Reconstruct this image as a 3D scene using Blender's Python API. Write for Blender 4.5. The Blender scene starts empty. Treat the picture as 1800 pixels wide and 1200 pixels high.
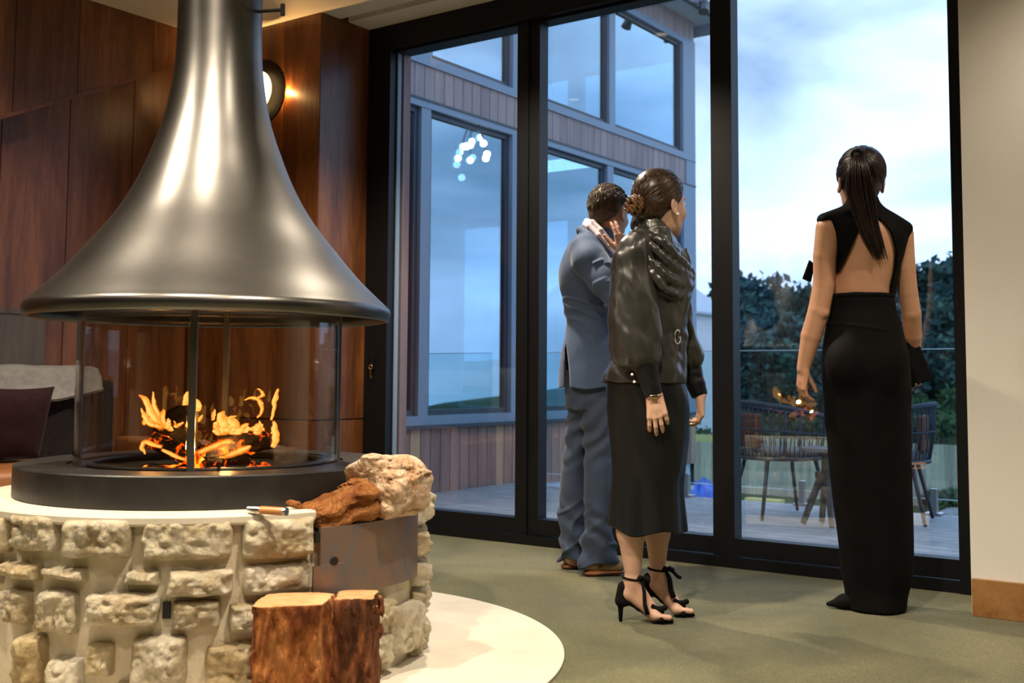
import bpy, bmesh, math, random
import numpy as np
from mathutils import Vector, Matrix
random.seed(7); RNG = np.random.RandomState(7)
SC = bpy.context.scene; COL = SC.collection
PI = math.pi

# ------------------------------------------------------------------ camera
F = 1950.0; CX = 900.0; CY = 522.0; HC = 0.92          # focal length and principal point in photo pixels
_u = np.array([.0064, -1, (663 - CY) / F]); _u /= np.linalg.norm(_u)
_b = np.array([1388, 672 - CY, F]); _b -= _u * (_b @ _u); _b /= np.linalg.norm(_b)
_a = np.cross(_b, _u)
CM = np.array([_a, _b, _u]); CO = np.array([0, 0, HC])   # room = CM @ camera(x right, y down, z forward)
def ray(px, py): return CM @ np.array([(px - CX) / F, (py - CY) / F, 1.])
def at(px, py, t): return CO + ray(px, py) * t
def pl(px, py, ax, v):
    d = ray(px, py); return CO + d * ((v - CO[ax]) / d[ax])
cam = bpy.data.cameras.new('camera'); camo = bpy.data.objects.new('camera', cam); COL.objects.link(camo)
cam.sensor_width = 36; cam.lens = F / 1800 * 36; cam.shift_y = -(600 - CY) / 1800; cam.clip_start = .05; cam.clip_end = 500
R3 = CM @ np.diag([1, -1, -1])
m4 = Matrix([[*R3[0], 0], [*R3[1], 0], [*R3[2], HC], [0, 0, 0, 1]])
camo.matrix_world = m4
cam.dof.use_dof = True; cam.dof.focus_distance = 4.4; cam.dof.aperture_fstop = 4.0
SC.camera = camo

# ------------------------------------------------------------------ sky
W = bpy.data.worlds.new('sky'); SC.world = W; W.use_nodes = True
nt = W.node_tree; nt.nodes.clear()
def N(t, k, **kw):
    n = t.nodes.new(k)
    for a, v in kw.items(): setattr(n, a, v)
    return n
def sky():
    t = nt; L = t.links.new
    tc = N(t, 'ShaderNodeTexCoord'); mp = N(t, 'ShaderNodeMapping'); mp.inputs['Scale'].default_value = (1, 1, 3.2)
    L(tc.outputs['Generated'], mp.inputs[0])
    n1 = N(t, 'ShaderNodeTexNoise'); n1.inputs['Scale'].default_value = 2.1; n1.inputs['Detail'].default_value = 5; n1.inputs['Roughness'].default_value = .5
    n1.inputs['Distortion'].default_value = .5
    L(mp.outputs[0], n1.inputs['Vector'])
    cr = N(t, 'ShaderNodeValToRGB'); e = cr.color_ramp.elements
    e[0].position = .34; e[0].color = (.42, .67, 1.04, 1); e[1].position = .62; e[1].color = (1.25, 1.75, 2.6, 1)
    x = e.new(.48); x.color = (.82, 1.12, 1.66, 1)
    L(n1.outputs[0], cr.inputs[0])
    bg = N(t, 'ShaderNodeBackground'); bg.inputs[1].default_value = SKY_STRENGTH
    L(cr.outputs[0], bg.inputs[0])
    o = N(t, 'ShaderNodeOutputWorld'); L(bg.outputs[0], o.inputs[0])
SKY_STRENGTH = 1.0
sky()
SC.view_settings.view_transform = 'Standard'; SC.view_settings.look = 'None'
SC.view_settings.exposure = 0.0; SC.view_settings.gamma = 1.0; SC.view_settings.use_curve_mapping = False
DOWNLIGHTS = [(-2.25, 1.35, 290), (-3.6, 1.0, 230), (-1.1, 2.0, 260), (-2.4, -.4, 45), (-.4, .6, 90), (-4.6, 3.1, 85), (-3.25, 4.2, 300), (-.1, 3.95, 85), (1.6, 1.2, 40), (-4.6, .2, 45), (.8, -1.8, 25), (-1.4, -2.4, 25)]
LAMP = (1.0, .84, .64); LAMP_GAIN = 1.15

# ------------------------------------------------------------------ object helpers
def tag(o, label=None, cat=None, group=None, kind=None):
    if label: o['label'] = label
    if cat: o['category'] = cat
    if group: o['group'] = group
    if kind: o['kind'] = kind
    return o
def empty(name, loc, rz=0):
    o = bpy.data.objects.new(name, None); COL.objects.link(o); o.location = loc; o.rotation_euler = (0, 0, rz); o.empty_display_size = .1
    return o
def orig(p):
    v = np.zeros(3)
    while p is not None: v += np.array(p.location); p = p.parent
    return v
def mesh(name, V, Fc, mat, smooth=False):
    me = bpy.data.meshes.new(name)
    V = np.asarray(V, dtype=float)
    if isinstance(Fc, np.ndarray):
        n = Fc.shape[1]; me.vertices.add(len(V)); me.vertices.foreach_set('co', V.astype(np.float32).ravel())
        me.loops.add(Fc.size); me.loops.foreach_set('vertex_index', Fc.astype(np.int32).ravel())
        me.polygons.add(len(Fc)); me.polygons.foreach_set('loop_start', np.arange(0, Fc.size, n, dtype=np.int32))
        me.update(calc_edges=True); me.validate()
    else:
        me.from_pydata([tuple(v) for v in V], [], Fc)
    if smooth: me.polygons.foreach_set('use_smooth', np.ones(len(me.polygons), dtype=bool))
    if mat is not None:
        for m in (mat if isinstance(mat, (list, tuple)) else [mat]): me.materials.append(m)
    me.update()
    return me
def link(name, me, parent=None, loc=(0, 0, 0), rot=(0, 0, 0)):
    o = bpy.data.objects.new(name, me); COL.objects.link(o); o.parent = parent; o.location = loc; o.rotation_euler = rot
    return o
def put(name, VF, mat, parent=None, smooth=False):
    """world-space geometry -> object; origin on the parent's origin, or at its own base when top level"""
    V, Fc = VF; V = np.asarray(V, dtype=float)
    o0 = orig(parent) if parent is not None else np.array([(V[:, 0].min() + V[:, 0].max()) / 2, (V[:, 1].min() + V[:, 1].max()) / 2, V[:, 2].min()])
    o = link(name, mesh(name, V - o0, Fc, mat, smooth), parent, (0, 0, 0) if parent is not None else o0)
    return o
def joinvf(*L):
    V = []; Fc = []; k = 0
    for v, f in L:
        v = np.asarray(v, float); V.append(v); Fc += [tuple(int(i) + k for i in q) for q in f]; k += len(v)
    return np.vstack(V), Fc
CUBE = [(0, 3, 2, 1), (4, 5, 6, 7), (0, 1, 5, 4), (1, 2, 6, 5), (2, 3, 7, 6), (3, 0, 4, 7)]
def box(x0, x1, y0, y1, z0, z1, bev=0):
    V = np.array([(x0, y0, z0), (x1, y0, z0), (x1, y1, z0), (x0, y1, z0), (x0, y0, z1), (x1, y0, z1), (x1, y1, z1), (x0, y1, z1)], float)
    if not bev: return V, list(CUBE)
    bm = bmesh.new(); vs = [bm.verts.new(v) for v in V]
    for f in CUBE: bm.faces.new([vs[i] for i in f])
    bmesh.ops.bevel(bm, geom=bm.edges[:], offset=bev, segments=2, profile=.6, affect='EDGES')
    bm.verts.index_update(); o = np.array([v.co for v in bm.verts]), [tuple(v.index for v in f.verts) for f in bm.faces]; bm.free()
    return o
def frame_axes(d):
    d = np.asarray(d, float); d = d / np.linalg.norm(d); r = np.array([0, 0, 1.]) if abs(d[2]) < .9 else np.array([1., 0, 0])
    x = np.cross(r, d); x /= np.linalg.norm(x); return x, np.cross(d, x), d
def tube(pts, rad, n=8, caps=True, flat=1.0, closed=False, up=None):
    """tube along points; rad scalar or list; flat squeezes the second axis"""
    P = np.asarray(pts, float); m = len(P); r = np.broadcast_to(np.asarray(rad, float), (m,))
    V = []; px = None
    for i in range(m):
        if closed: d = P[(i + 1) % m] - P[i - 1]
        else: d = P[min(i + 1, m - 1)] - P[max(i - 1, 0)]
        d = d / (np.linalg.norm(d) + 1e-12)
        if up is not None: x = np.cross(np.asarray(up, float), d); x /= np.linalg.norm(x) + 1e-12
        elif px is None: x = frame_axes(d)[0]
        else: x = px - d * (px @ d); x /= np.linalg.norm(x) + 1e-12
        px = x; y = np.cross(d, x)
        for k in range(n):
            t = 2 * PI * k / n; V.append(P[i] + r[i] * (math.cos(t) * x + flat * math.sin(t) * y))
    Fc = []
    for i in range(m if closed else m - 1):
        j = (i + 1) % m
        for k in range(n):
            q = (k + 1) % n; Fc.append((i * n + k, i * n + q, j * n + q, j * n + k))
    if caps and not closed: Fc.append(tuple(range(n - 1, -1, -1))); Fc.append(tuple((m - 1) * n + k for k in range(n)))
    return np.array(V), Fc
def lathe(prof, c, n=64, a0=0, a1=2 * PI, closed_prof=False):
    full = abs(a1 - a0 - 2 * PI) < 1e-6; m = n if full else n + 1
    V = []; Fc = []
    for k in range(m):
        t = a0 + (a1 - a0) * k / n
        for r, z in prof: V.append((c[0] + r * math.cos(t), c[1] + r * math.sin(t), z))
    p = len(prof)
    for k in range(n):
        j = (k + 1) % m
        for i in range(p if closed_prof else p - 1):
            q = (i + 1) % p
            Fc.append((k * p + i, j * p + i, j * p + q, k * p + q))
    if closed_prof and not full: Fc.append(tuple(range(p))[::-1]); Fc.append(tuple((m - 1) * p + i for i in range(p)))
    return np.array(V), Fc
def prism(poly, ax, v0, v1):
    """extrude a 2D polygon along axis ax between v0 and v1"""
    n = len(poly); V = []
    for v in (v0, v1):
        for p in poly:
            q = list(p); q.insert(ax, v); V.append(q)
    Fc = [tuple(range(n - 1, -1, -1)), tuple(range(n, 2 * n))] + [(i, (i + 1) % n, n + (i + 1) % n, n + i) for i in range(n)]
    return np.array(V, float), Fc

# ------------------------------------------------------------------ numpy noise, signed distance modelling
_LAT = RNG.rand(32, 32, 32).astype(np.float32) * 2 - 1
def vnoise(x, y, z):
    xi = np.floor(x).astype(int); yi = np.floor(y).astype(int); zi = np.floor(z).astype(int)
    fx = x - xi; fy = y - yi; fz = z - zi
    fx = fx * fx * (3 - 2 * fx); fy = fy * fy * (3 - 2 * fy); fz = fz * fz * (3 - 2 * fz)
    g = lambda a, b, c: _LAT[(xi + a) & 31, (yi + b) & 31, (zi + c) & 31]
    l = lambda a, b, t: a + (b - a) * t
    return l(l(l(g(0, 0, 0), g(1, 0, 0), fx), l(g(0, 1, 0), g(1, 1, 0), fx), fy), l(l(g(0, 0, 1), g(1, 0, 1), fx), l(g(0, 1, 1), g(1, 1, 1), fx), fy), fz)
def fbm(x, y, z, o=3):
    s = 0; a = 1
    for i in range(o): s = s + a * vnoise(x + 7.3 * i, y + 3.1 * i, z + 5.7 * i); a *= .5; x = x * 2.03; y = y * 2.03; z = z * 2.03
    return s
class SDF:
    def __init__(s, h): s.h = h; s.pr = []
    def cone(s, a, b, ra, rb, k=.012, op='add', sq=None):
        s.pr.append(('cone', np.array(a, float), np.array(b, float), ra, rb, k, op, sq)); return s
    def ell(s, c, r, axes=None, k=.012, op='add'):
        s.pr.append(('ell', np.array(c, float), np.array(r, float), np.eye(3) if axes is None else np.array(axes, float), None, k, op, None)); return s
    def loft(s, lv, fold=None, k=.012, op='add', pw=2.0):
        s.pr.append(('loft', np.array(lv, float), fold, pw, None, k, op, None)); return s
    def half(s, p, n, k=.002, op='int'):
        s.pr.append(('half', np.array(p, float), np.array(n, float) / np.linalg.norm(n), None, None, k, op, None)); return s
    def fn(s, fun, lo, hi, k=.006, op='add'):
        s.pr.append(('fn', np.array(lo, float), np.array(hi, float), fun, None, k, op, None)); return s
    def poly(s, pts, y0, y1, rnd=.004, k=.006, op='add'):
        pts = np.array(pts, float)
        def fun(X, Y, Z):
            d = polysd(X[:, 0, 0], Z[0, 0, :], pts)[:, None, :]
            dy = np.abs(Y - (y0 + y1) / 2) - (y1 - y0) / 2; a = d + rnd; b = dy + rnd
            return np.minimum(np.maximum(a, b), 0) + np.sqrt(np.maximum(a, 0) ** 2 + np.maximum(b, 0) ** 2) - rnd
        return s.fn(fun, (pts[:, 0].min(), y0, pts[:, 1].min()), (pts[:, 0].max(), y1, pts[:, 1].max()), k, op)
    def disp(s, fn): s.pr.append(('disp', fn, None, None, None, 0, 'disp', None)); return s
    def bounds(s):
        lo = []; hi = []
        for p in s.pr:
            if p[6] != 'add': continue
            if p[0] == 'cone':
                for q, r in ((p[1], p[3]), (p[2], p[4])):
                    f = max(1, p[7][1] if p[7] else 1); lo.append(q - r * f); hi.append(q + r * f)
            elif p[0] == 'fn': lo.append(p[1]); hi.append(p[2])
            elif p[0] == 'ell': R = p[2].max(); lo.append(p[1] - R); hi.append(p[1] + R)
            elif p[0] == 'loft':
                L = p[1]; R = np.maximum(L[:, 3], L[:, 4]) * 1.12
                lo.append(np.array([(L[:, 1] - R).min(), (L[:, 2] - R).min(), L[:, 0].min()])); hi.append(np.array([(L[:, 1] + R).max(), (L[:, 2] + R).max(), L[:, 0].max()]))
        return np.min(lo, 0) - .03, np.max(hi, 0) + .03
    def mesh(s):
        h = s.h; lo, hi = s.bounds(); n = np.ceil((hi - lo) / h).astype(int) + 1
        G = [lo[i] + h * np.arange(n[i], dtype=np.float32) for i in range(3)]
        f = np.full(n, .06, np.float32)
        for p in s.pr:
            kind, k, op = p[0], p[5], p[6]
            if op == 'disp':
                idx = np.nonzero(np.abs(f) < .035)
                f[idx] += p[1](G[0][idx[0]], G[1][idx[1]], G[2][idx[2]], f[idx]).astype(np.float32); continue
            if kind == 'half': b0 = lo; b1 = hi
            elif kind == 'cone':
                fq = max(1, p[7][1] if p[7] else 1); b0 = np.minimum(p[1] - p[3] * fq, p[2] - p[4] * fq); b1 = np.maximum(p[1] + p[3] * fq, p[2] + p[4] * fq)
            elif kind == 'fn': b0 = p[1]; b1 = p[2]
            elif kind == 'ell': b0 = p[1] - p[2].max(); b1 = p[1] + p[2].max()
            else:
                L = p[1]; R = np.maximum(L[:, 3], L[:, 4]) * 1.12
                b0 = np.array([(L[:, 1] - R).min(), (L[:, 2] - R).min(), L[:, 0].min()]); b1 = np.array([(L[:, 1] + R).max(), (L[:, 2] + R).max(), L[:, 0].max()])
            mg = .045 + k
            i0 = np.clip(np.floor((b0 - mg - lo) / h).astype(int), 0, n); i1 = np.clip(np.ceil((b1 + mg - lo) / h).astype(int) + 1, 0, n)
            if np.any(i1 <= i0): continue
            sl = tuple(slice(i0[i], i1[i]) for i in range(3))
            X = G[0][sl[0]][:, None, None]; Y = G[1][sl[1]][None, :, None]; Z = G[2][sl[2]][None, None, :]
            if kind == 'half': d = (X - p[1][0]) * p[2][0] + (Y - p[1][1]) * p[2][1] + (Z - p[1][2]) * p[2][2]
            elif kind == 'fn': d = p[3](X, Y, Z) + 0 * (X + Y + Z)
            elif kind == 'ell':
                c, r, A = p[1], p[2], p[3]; q = [((X - c[0]) * A[i][0] + (Y - c[1]) * A[i][1] + (Z - c[2]) * A[i][2]) / r[i] for i in range(3)]
                l = np.sqrt(q[0] ** 2 + q[1] ** 2 + q[2] ** 2) + 1e-6
                g = np.sqrt((q[0] / r[0]) ** 2 + (q[1] / r[1]) ** 2 + (q[2] / r[2]) ** 2) + 1e-6
                d = l * (l - 1) / g
            elif kind == 'cone':
                a, b, ra, rb, sq = p[1], p[2], p[3], p[4], p[7]
                dx, dy, dz = X - a[0], Y - a[1], Z - a[2]; ba = b - a
                if sq is not None:
                    nn = np.array(sq[0], float); nn /= np.linalg.norm(nn); g = 1 / sq[1] - 1; t = (dx * nn[0] + dy * nn[1] + dz * nn[2]) * g
                    dx = dx + nn[0] * t; dy = dy + nn[1] * t; dz = dz + nn[2] * t; ba = ba + nn * (ba @ nn) * g
                t = np.clip((dx * ba[0] + dy * ba[1] + dz * ba[2]) / (ba @ ba + 1e-9), 0, 1)
                d = np.sqrt((dx - t * ba[0]) ** 2 + (dy - t * ba[1]) ** 2 + (dz - t * ba[2]) ** 2) - (ra + (rb - ra) * t)
                if sq is not None and sq[1] < 1: d = d * sq[1]
            else:
                L = p[1][np.argsort(p[1][:, 0])]; zz = G[2][sl[2]]
                it = [spl(zz, L[:, 0], L[:, j])[None, None, :] for j in range(1, 5)]
                ax = X - it[0]; ay = Y - it[1]
                fo = 1.0
                if p[2] is not None: fo = 1 + p[2](np.arctan2(ay / it[3], ax / it[2]), Z)
                pw = p[3]
                rr = ((np.abs(ax) / it[2]) ** pw + (np.abs(ay) / it[3]) ** pw) ** (1 / pw) / fo
                rad = np.sqrt(ax * ax + ay * ay) + 1e-6
                d = rad * (1 - 1 / np.maximum(rr, 1e-3)); d = np.where(rr < .5, -np.minimum(it[2], it[3]) * .5, d)
                d = np.maximum(d, np.maximum(L[0, 0] - Z, Z - L[-1, 0]))
            o = f[sl]; d = d.astype(np.float32)
            if op == 'add':
                hh = np.maximum(k - np.abs(o - d), 0) / max(k, 1e-6); f[sl] = np.minimum(o, d) - hh * hh * k * .25
            else:
                if op == 'sub': d = -d
                hh = np.maximum(k - np.abs(o - d), 0) / max(k, 1e-6); f[sl] = np.maximum(o, d) + hh * hh * k * .25
        f[0] = f[-1] = .02; f[:, 0] = f[:, -1] = .02; f[:, :, 0] = f[:, :, -1] = .02
        return nets(f, lo, h)
def polysd(xs, zs, P):
    X, Z = np.meshgrid(xs, zs, indexing='ij'); d = np.full(X.shape, 1e9); sg = np.ones(X.shape); n = len(P)
    for i in range(n):
        a = P[i]; b = P[i - 1]; e = b - a; wx = X - a[0]; wz = Z - a[1]; t = np.clip((wx * e[0] + wz * e[1]) / (e @ e), 0, 1)
        d = np.minimum(d, (wx - e[0] * t) ** 2 + (wz - e[1] * t) ** 2)
        c1 = Z >= a[1]; c2 = Z < b[1]; c3 = e[0] * wz > e[1] * wx
        sg = np.where((c1 & c2 & c3) | (~c1 & ~c2 & ~c3), -sg, sg)
    return sg * np.sqrt(d)
def spl(x, xp, yp):
    """monotone-ish cubic through points"""
    xp = np.asarray(xp, float); yp = np.asarray(yp, float)
    if len(xp) < 3: return np.interp(x, xp, yp)
    m = np.gradient(yp, xp); x = np.clip(x, xp[0], xp[-1]); i = np.clip(np.searchsorted(xp, x) - 1, 0, len(xp) - 2)
    h = xp[i + 1] - xp[i]; t = (x - xp[i]) / h
    return (1 + 2 * t) * (1 - t) ** 2 * yp[i] + t * (1 - t) ** 2 * h * m[i] + t * t * (3 - 2 * t) * yp[i + 1] + t * t * (t - 1) * h * m[i + 1]
def nets(f, lo, h):
    s = f < 0
    c = np.zeros(tuple(np.array(f.shape) - 1), np.uint8)
    for i in (0, 1):
        for j in (0, 1):
            for k in (0, 1): c += s[i:f.shape[0] - 1 + i, j:f.shape[1] - 1 + j, k:f.shape[2] - 1 + k]
    I = np.nonzero((c > 0) & (c < 8)); m = len(I[0])
    vid = np.full(c.shape, -1, np.int32); vid[I] = np.arange(m)
    cv = {}
    for a in range(8): o = (a & 1, a >> 1 & 1, a >> 2 & 1); cv[a] = f[I[0] + o[0], I[1] + o[1], I[2] + o[2]]
    P = np.zeros((m, 3)); cnt = np.zeros(m)
    for a in range(8):
        for ax in range(3):
            b = a | (1 << ax)
            if b == a: continue
            x = (cv[a] < 0) != (cv[b] < 0); t = np.where(x, cv[a] / np.where(x, cv[a] - cv[b], 1), 0)
            q = np.zeros((m, 3)); q[:, 0] = a & 1; q[:, 1] = a >> 1 & 1; q[:, 2] = a >> 2 & 1; q[:, ax] += t
            P += q * x[:, None]; cnt += x
    V = lo + h * (np.stack(I, 1) + P / cnt[:, None])
    Q = []
    for ax in range(3):
        sl0 = [slice(1, -1)] * 3; sl1 = [slice(1, -1)] * 3; sl0[ax] = slice(0, -1); sl1[ax] = slice(1, None)
        A = s[tuple(sl0)]; B = s[tuple(sl1)]; u, w = (ax + 1) % 3, (ax + 2) % 3
        for flip in (0, 1):
            E = np.nonzero(A & ~B if not flip else ~A & B); E = [e.copy() for e in E]
            for q in range(3):
                if q != ax: E[q] += 1
            def g(du, dw):
                e = [x.copy() for x in E]; e[u] -= du; e[w] -= dw; return vid[e[0], e[1], e[2]]
            f4 = np.stack([g(1, 1), g(0, 1), g(0, 0), g(1, 0)], 1)
            Q.append(f4 if not flip else f4[:, ::-1])
    return V, np.vstack(Q)

# ------------------------------------------------------------------ material helpers
def mat(name): 
    m = bpy.data.materials.new(name); m.use_nodes = True; return m, m.node_tree, m.node_tree.nodes['Principled BSDF'], m.node_tree.links.new
def c4(c): return (*c, 1)
def coords(t, L, scale=(1, 1, 1), rnd=False, kind='Object'):
    tc = N(t, 'ShaderNodeTexCoord'); mp = N(t, 'ShaderNodeMapping'); mp.inputs['Scale'].default_value = scale
    L(tc.outputs[kind], mp.inputs[0])
    if rnd:
        oi = N(t, 'ShaderNodeObjectInfo'); mu = N(t, 'ShaderNodeMath', operation='MULTIPLY'); mu.inputs[1].default_value = 37.0
        L(oi.outputs['Random'], mu.inputs[0]); L(mu.outputs[0], mp.inputs['Location'])
    return mp.outputs[0]
def noise(t, L, vec, scale, detail=5, rough=.55, dist=0):
    n = N(t, 'ShaderNodeTexNoise'); n.inputs['Scale'].default_value = scale; n.inputs['Detail'].default_value = detail
    n.inputs['Roughness'].default_value = rough; n.inputs['Distortion'].default_value = dist; L(vec, n.inputs['Vector']); return n.outputs[0]
def ramp(t, L, fac, stops):
    r = N(t, 'ShaderNodeValToRGB'); e = r.color_ramp.elements
    e[0].position, e[0].color = stops[0][0], c4(stops[0][1]); e[1].position, e[1].color = stops[-1][0], c4(stops[-1][1])
    for p, c in stops[1:-1]: x = e.new(p); x.color = c4(c)
    L(fac, r.inputs[0]); return r.outputs[0]
def bump(t, L, b, h, strength, dist=.01):
    n = N(t, 'ShaderNodeBump'); n.inputs['Strength'].default_value = strength; n.inputs['Distance'].default_value = dist
    L(h, n.inputs['Height']); L(n.outputs[0], b.inputs['Normal'])
def pm(name, stops, rough=.5, metal=0, scale=5, stretch=(1, 1, 1), bmp=0, bscale=None, bdist=.005, detail=5, rnd=False, spec=.5, sheen=0, coat=0, nrough=.55, dist=0, tint=None, bstretch=None):
    """principled material whose colour runs through a noise ramp"""
    m, t, b, L = mat(name)
    if isinstance(stops[0], (int, float)): stops = [(0, stops), (1, stops)]
    v = coords(t, L, stretch, rnd); n = noise(t, L, v, scale, detail, nrough, dist)
    col = ramp(t, L, n, stops)
    if tint:                                  # whole-object variation (boards, panels, stones)
        oi = N(t, 'ShaderNodeObjectInfo'); r2 = ramp(t, L, oi.outputs['Random'], tint)
        mx = N(t, 'ShaderNodeMix', data_type='RGBA', blend_type='MULTIPLY'); mx.inputs[0].default_value = 1
        L(col, mx.inputs[6]); L(r2, mx.inputs[7]); col = mx.outputs[2]
    L(col, b.inputs['Base Color']); b.inputs['Roughness'].default_value = rough; b.inputs['Metallic'].default_value = metal
    b.inputs['Specular IOR Level'].default_value = spec
    if sheen: b.inputs['Sheen Weight'].default_value = sheen; b.inputs['Sheen Roughness'].default_value = .4
    if coat: b.inputs['Coat Weight'].default_value = coat; b.inputs['Coat Roughness'].default_value = .2
    if bmp:
        v2 = v if bstretch is None else coords(t, L, bstretch, rnd)
        bump(t, L, b, noise(t, L, v2, bscale or scale, 6, .6), bmp, bdist)
    return m
def glass(name, refl=.05, tint=(.92, .97, 1.0), rough=0.0, mirror=(1, 1, 1)):
    """thin pane: clear transmission plus a mirror layer that grows at grazing angles"""
    m, t, b, L = mat(name); t.nodes.remove(b)
    tr = N(t, 'ShaderNodeBsdfTransparent'); tr.inputs[0].default_value = c4(tint)
    gl = N(t, 'ShaderNodeBsdfGlossy'); gl.inputs['Roughness'].default_value = rough; gl.inputs[0].default_value = c4(mirror)
    lw = N(t, 'ShaderNodeLayerWeight'); lw.inputs[0].default_value = .5
    pw = N(t, 'ShaderNodeMath', operation='POWER'); pw.inputs[1].default_value = 5.0; L(lw.outputs['Facing'], pw.inputs[0])
    mu = N(t, 'ShaderNodeMath', operation='MULTIPLY_ADD', use_clamp=True); mu.inputs[1].default_value = 1.0 - refl; mu.inputs[2].default_value = refl
    L(pw.outputs[0], mu.inputs[0]); mx = N(t, 'ShaderNodeMixShader'); L(mu.outputs[0], mx.inputs[0]); L(tr.outputs[0], mx.inputs[1]); L(gl.outputs[0], mx.inputs[2])
    L(mx.outputs[0], t.nodes['Material Output'].inputs[0]); return m
def emit(name, col, s):
    m, t, b, L = mat(name); b.inputs['Base Color'].default_value = c4(col); b.inputs['Emission Color'].default_value = c4(col); b.inputs['Emission Strength'].default_value = s
    return m
def plain(name, col, rough=.5, metal=0, spec=.5):
    m, t, b, L = mat(name); b.inputs['Base Color'].default_value = c4(col); b.inputs['Roughness'].default_value = rough; b.inputs['Metallic'].default_value = metal; b.inputs['Specular IOR Level'].default_value = spec
    return m
# ================================================================== MATERIALS
M = {}
def carpet_mat():
    m, t, b, L = mat('carpet'); v = coords(t, L)
    n = noise(t, L, v, 1.5, 4, .55, .6); col = ramp(t, L, n, [(.3, (.072, .075, .036)), (.5, (.110, .110, .055)), (.7, (.165, .155, .080))])
    g = noise(t, L, v, 170, 3, .7); gr = ramp(t, L, g, [(.32, (.55, .55, .55)), (.68, (1.45, 1.45, 1.4))])
    mm = N(t, 'ShaderNodeMix', data_type='RGBA', blend_type='MULTIPLY'); mm.inputs[0].default_value = 1; L(col, mm.inputs[6]); L(gr, mm.inputs[7]); L(mm.outputs[2], b.inputs['Base Color'])
    b.inputs['Roughness'].default_value = .95; b.inputs['Specular IOR Level'].default_value = .1; b.inputs['Sheen Weight'].default_value = .2; bump(t, L, b, g, .7, .006); return m
M['carpet'] = carpet_mat()
M['plaster'] = pm('plaster', [(.3, (.78, .76, .72)), (.7, (.83, .81, .77))], .85, scale=3, bmp=.05, bscale=120, spec=.2)
M['ceil'] = pm('ceiling_paint', [(.3, (.66, .60, .50)), (.7, (.72, .66, .56))], .9, scale=2, spec=.2)
def wood(name, dark, mid, lite, rough=.4, sc=7, tint=None, coat=0.1, bmp=.12, zs=.12):
    m, t, b, L = mat(name); v = coords(t, L, (1, 1, zs), True)
    n = noise(t, L, v, sc, 6, .62, .35); n2 = noise(t, L, v, sc * 9, 3, .6)
    mx = N(t, 'ShaderNodeMath', operation='MULTIPLY_ADD'); mx.inputs[1].default_value = .28; L(n2, mx.inputs[0])
    sb = N(t, 'ShaderNodeMath', operation='MULTIPLY'); sb.inputs[1].default_value = .8; L(n, sb.inputs[0]); L(sb.outputs[0], mx.inputs[2])
    col = ramp(t, L, mx.outputs[0], [(.34, dark), (.5, mid), (.68, lite)])
    if tint:
        oi = N(t, 'ShaderNodeObjectInfo'); r2 = ramp(t, L, oi.outputs['Random'], tint)
        mm = N(t, 'ShaderNodeMix', data_type='RGBA', blend_type='MULTIPLY'); mm.inputs[0].default_value = 1; L(col, mm.inputs[6]); L(r2, mm.inputs[7]); col = mm.outputs[2]
    L(col, b.inputs['Base Color']); b.inputs['Roughness'].default_value = rough; b.inputs['Coat Weight'].default_value = coat; b.inputs['Coat Roughness'].default_value = .25
    bump(t, L, b, n2, bmp, .003); return m
M['wood'] = wood('spotted_gum_panel', (.050, .015, .004), (.14, .047, .012), (.26, .10, .028), .36, 7, [(0, (.72, .68, .66)), (1, (1.1, 1.05, 1.0))])
M['wood_edge'] = wood('timber_edge', (.06, .016, .006), (.14, .04, .013), (.2, .066, .022), .4)
M['skirting'] = wood('timber_skirting', (.16, .07, .022), (.30, .14, .046), (.40, .20, .07), .4, zs=1)
M['frame'] = plain('black_aluminium', (.005, .0055, .007), .45, 0, .3)
M['pane'] = glass('door_glass', .065, (.95, .975, .985))
M['rubber'] = plain('black_rubber', (.006, .006, .006), .6)
M['clad'] = wood('cladding_board', (.15, .085, .075), (.24, .145, .125), (.32, .20, .165), .6, 9, [(0, (.75, .68, .70)), (.5, (1, .95, .95)), (.8, (1.1, 1.0, .95)), (.9, (1.5, 1.5, 1.1)), (1, (1.6, 1.55, 1.1))], 0, .1)
M['clad_up'] = wood('blue_lit_board', (.22, .17, .165), (.29, .23, .22), (.36, .29, .275), .65, 9, [(0, (.88, .86, .9)), (1, (1.1, 1.05, 1.05))], 0, .1)  # upper boards: the greying cast of blue daylight is put into the colour
M['alu_grey'] = plain('grey_window_frame', (.19, .255, .33), .4)
M['alu_dark'] = plain('dark_window_frame', (.035, .045, .06), .35)
M['deck'] = wood('grey_deck_board', (.20, .20, .21), (.29, .29, .305), (.37, .37, .38), .6, 6, [(0, (.85, .85, .87)), (1, (1.1, 1.1, 1.1))], 0, .2, 1)
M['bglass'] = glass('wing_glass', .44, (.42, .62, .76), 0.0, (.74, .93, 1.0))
M['glass_clear'] = glass('balustrade_glass', .05, (.86, .95, .95))
M['steel_br'] = plain('brushed_steel', (.5, .5, .5), .35, 1)
M['white'] = pm('white_paint', [(.3, (.7, .7, .7)), (.7, (.78, .78, .78))], .6, scale=2)

# ================================================================== SETTING
ZC = 3.11; YW = 4.67; XL = -5.72; YG = 5.12
st = lambda o: tag(o, kind='structure')
st(put('floor', box(-6.2, 3.6, -4.6, 5.3, -.12, 0), M['carpet']))
ce = st(put('ceiling', box(-6.2, 3.6, -4.6, 5.4, ZC + .05, ZC + .2), M['ceil']))
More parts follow.
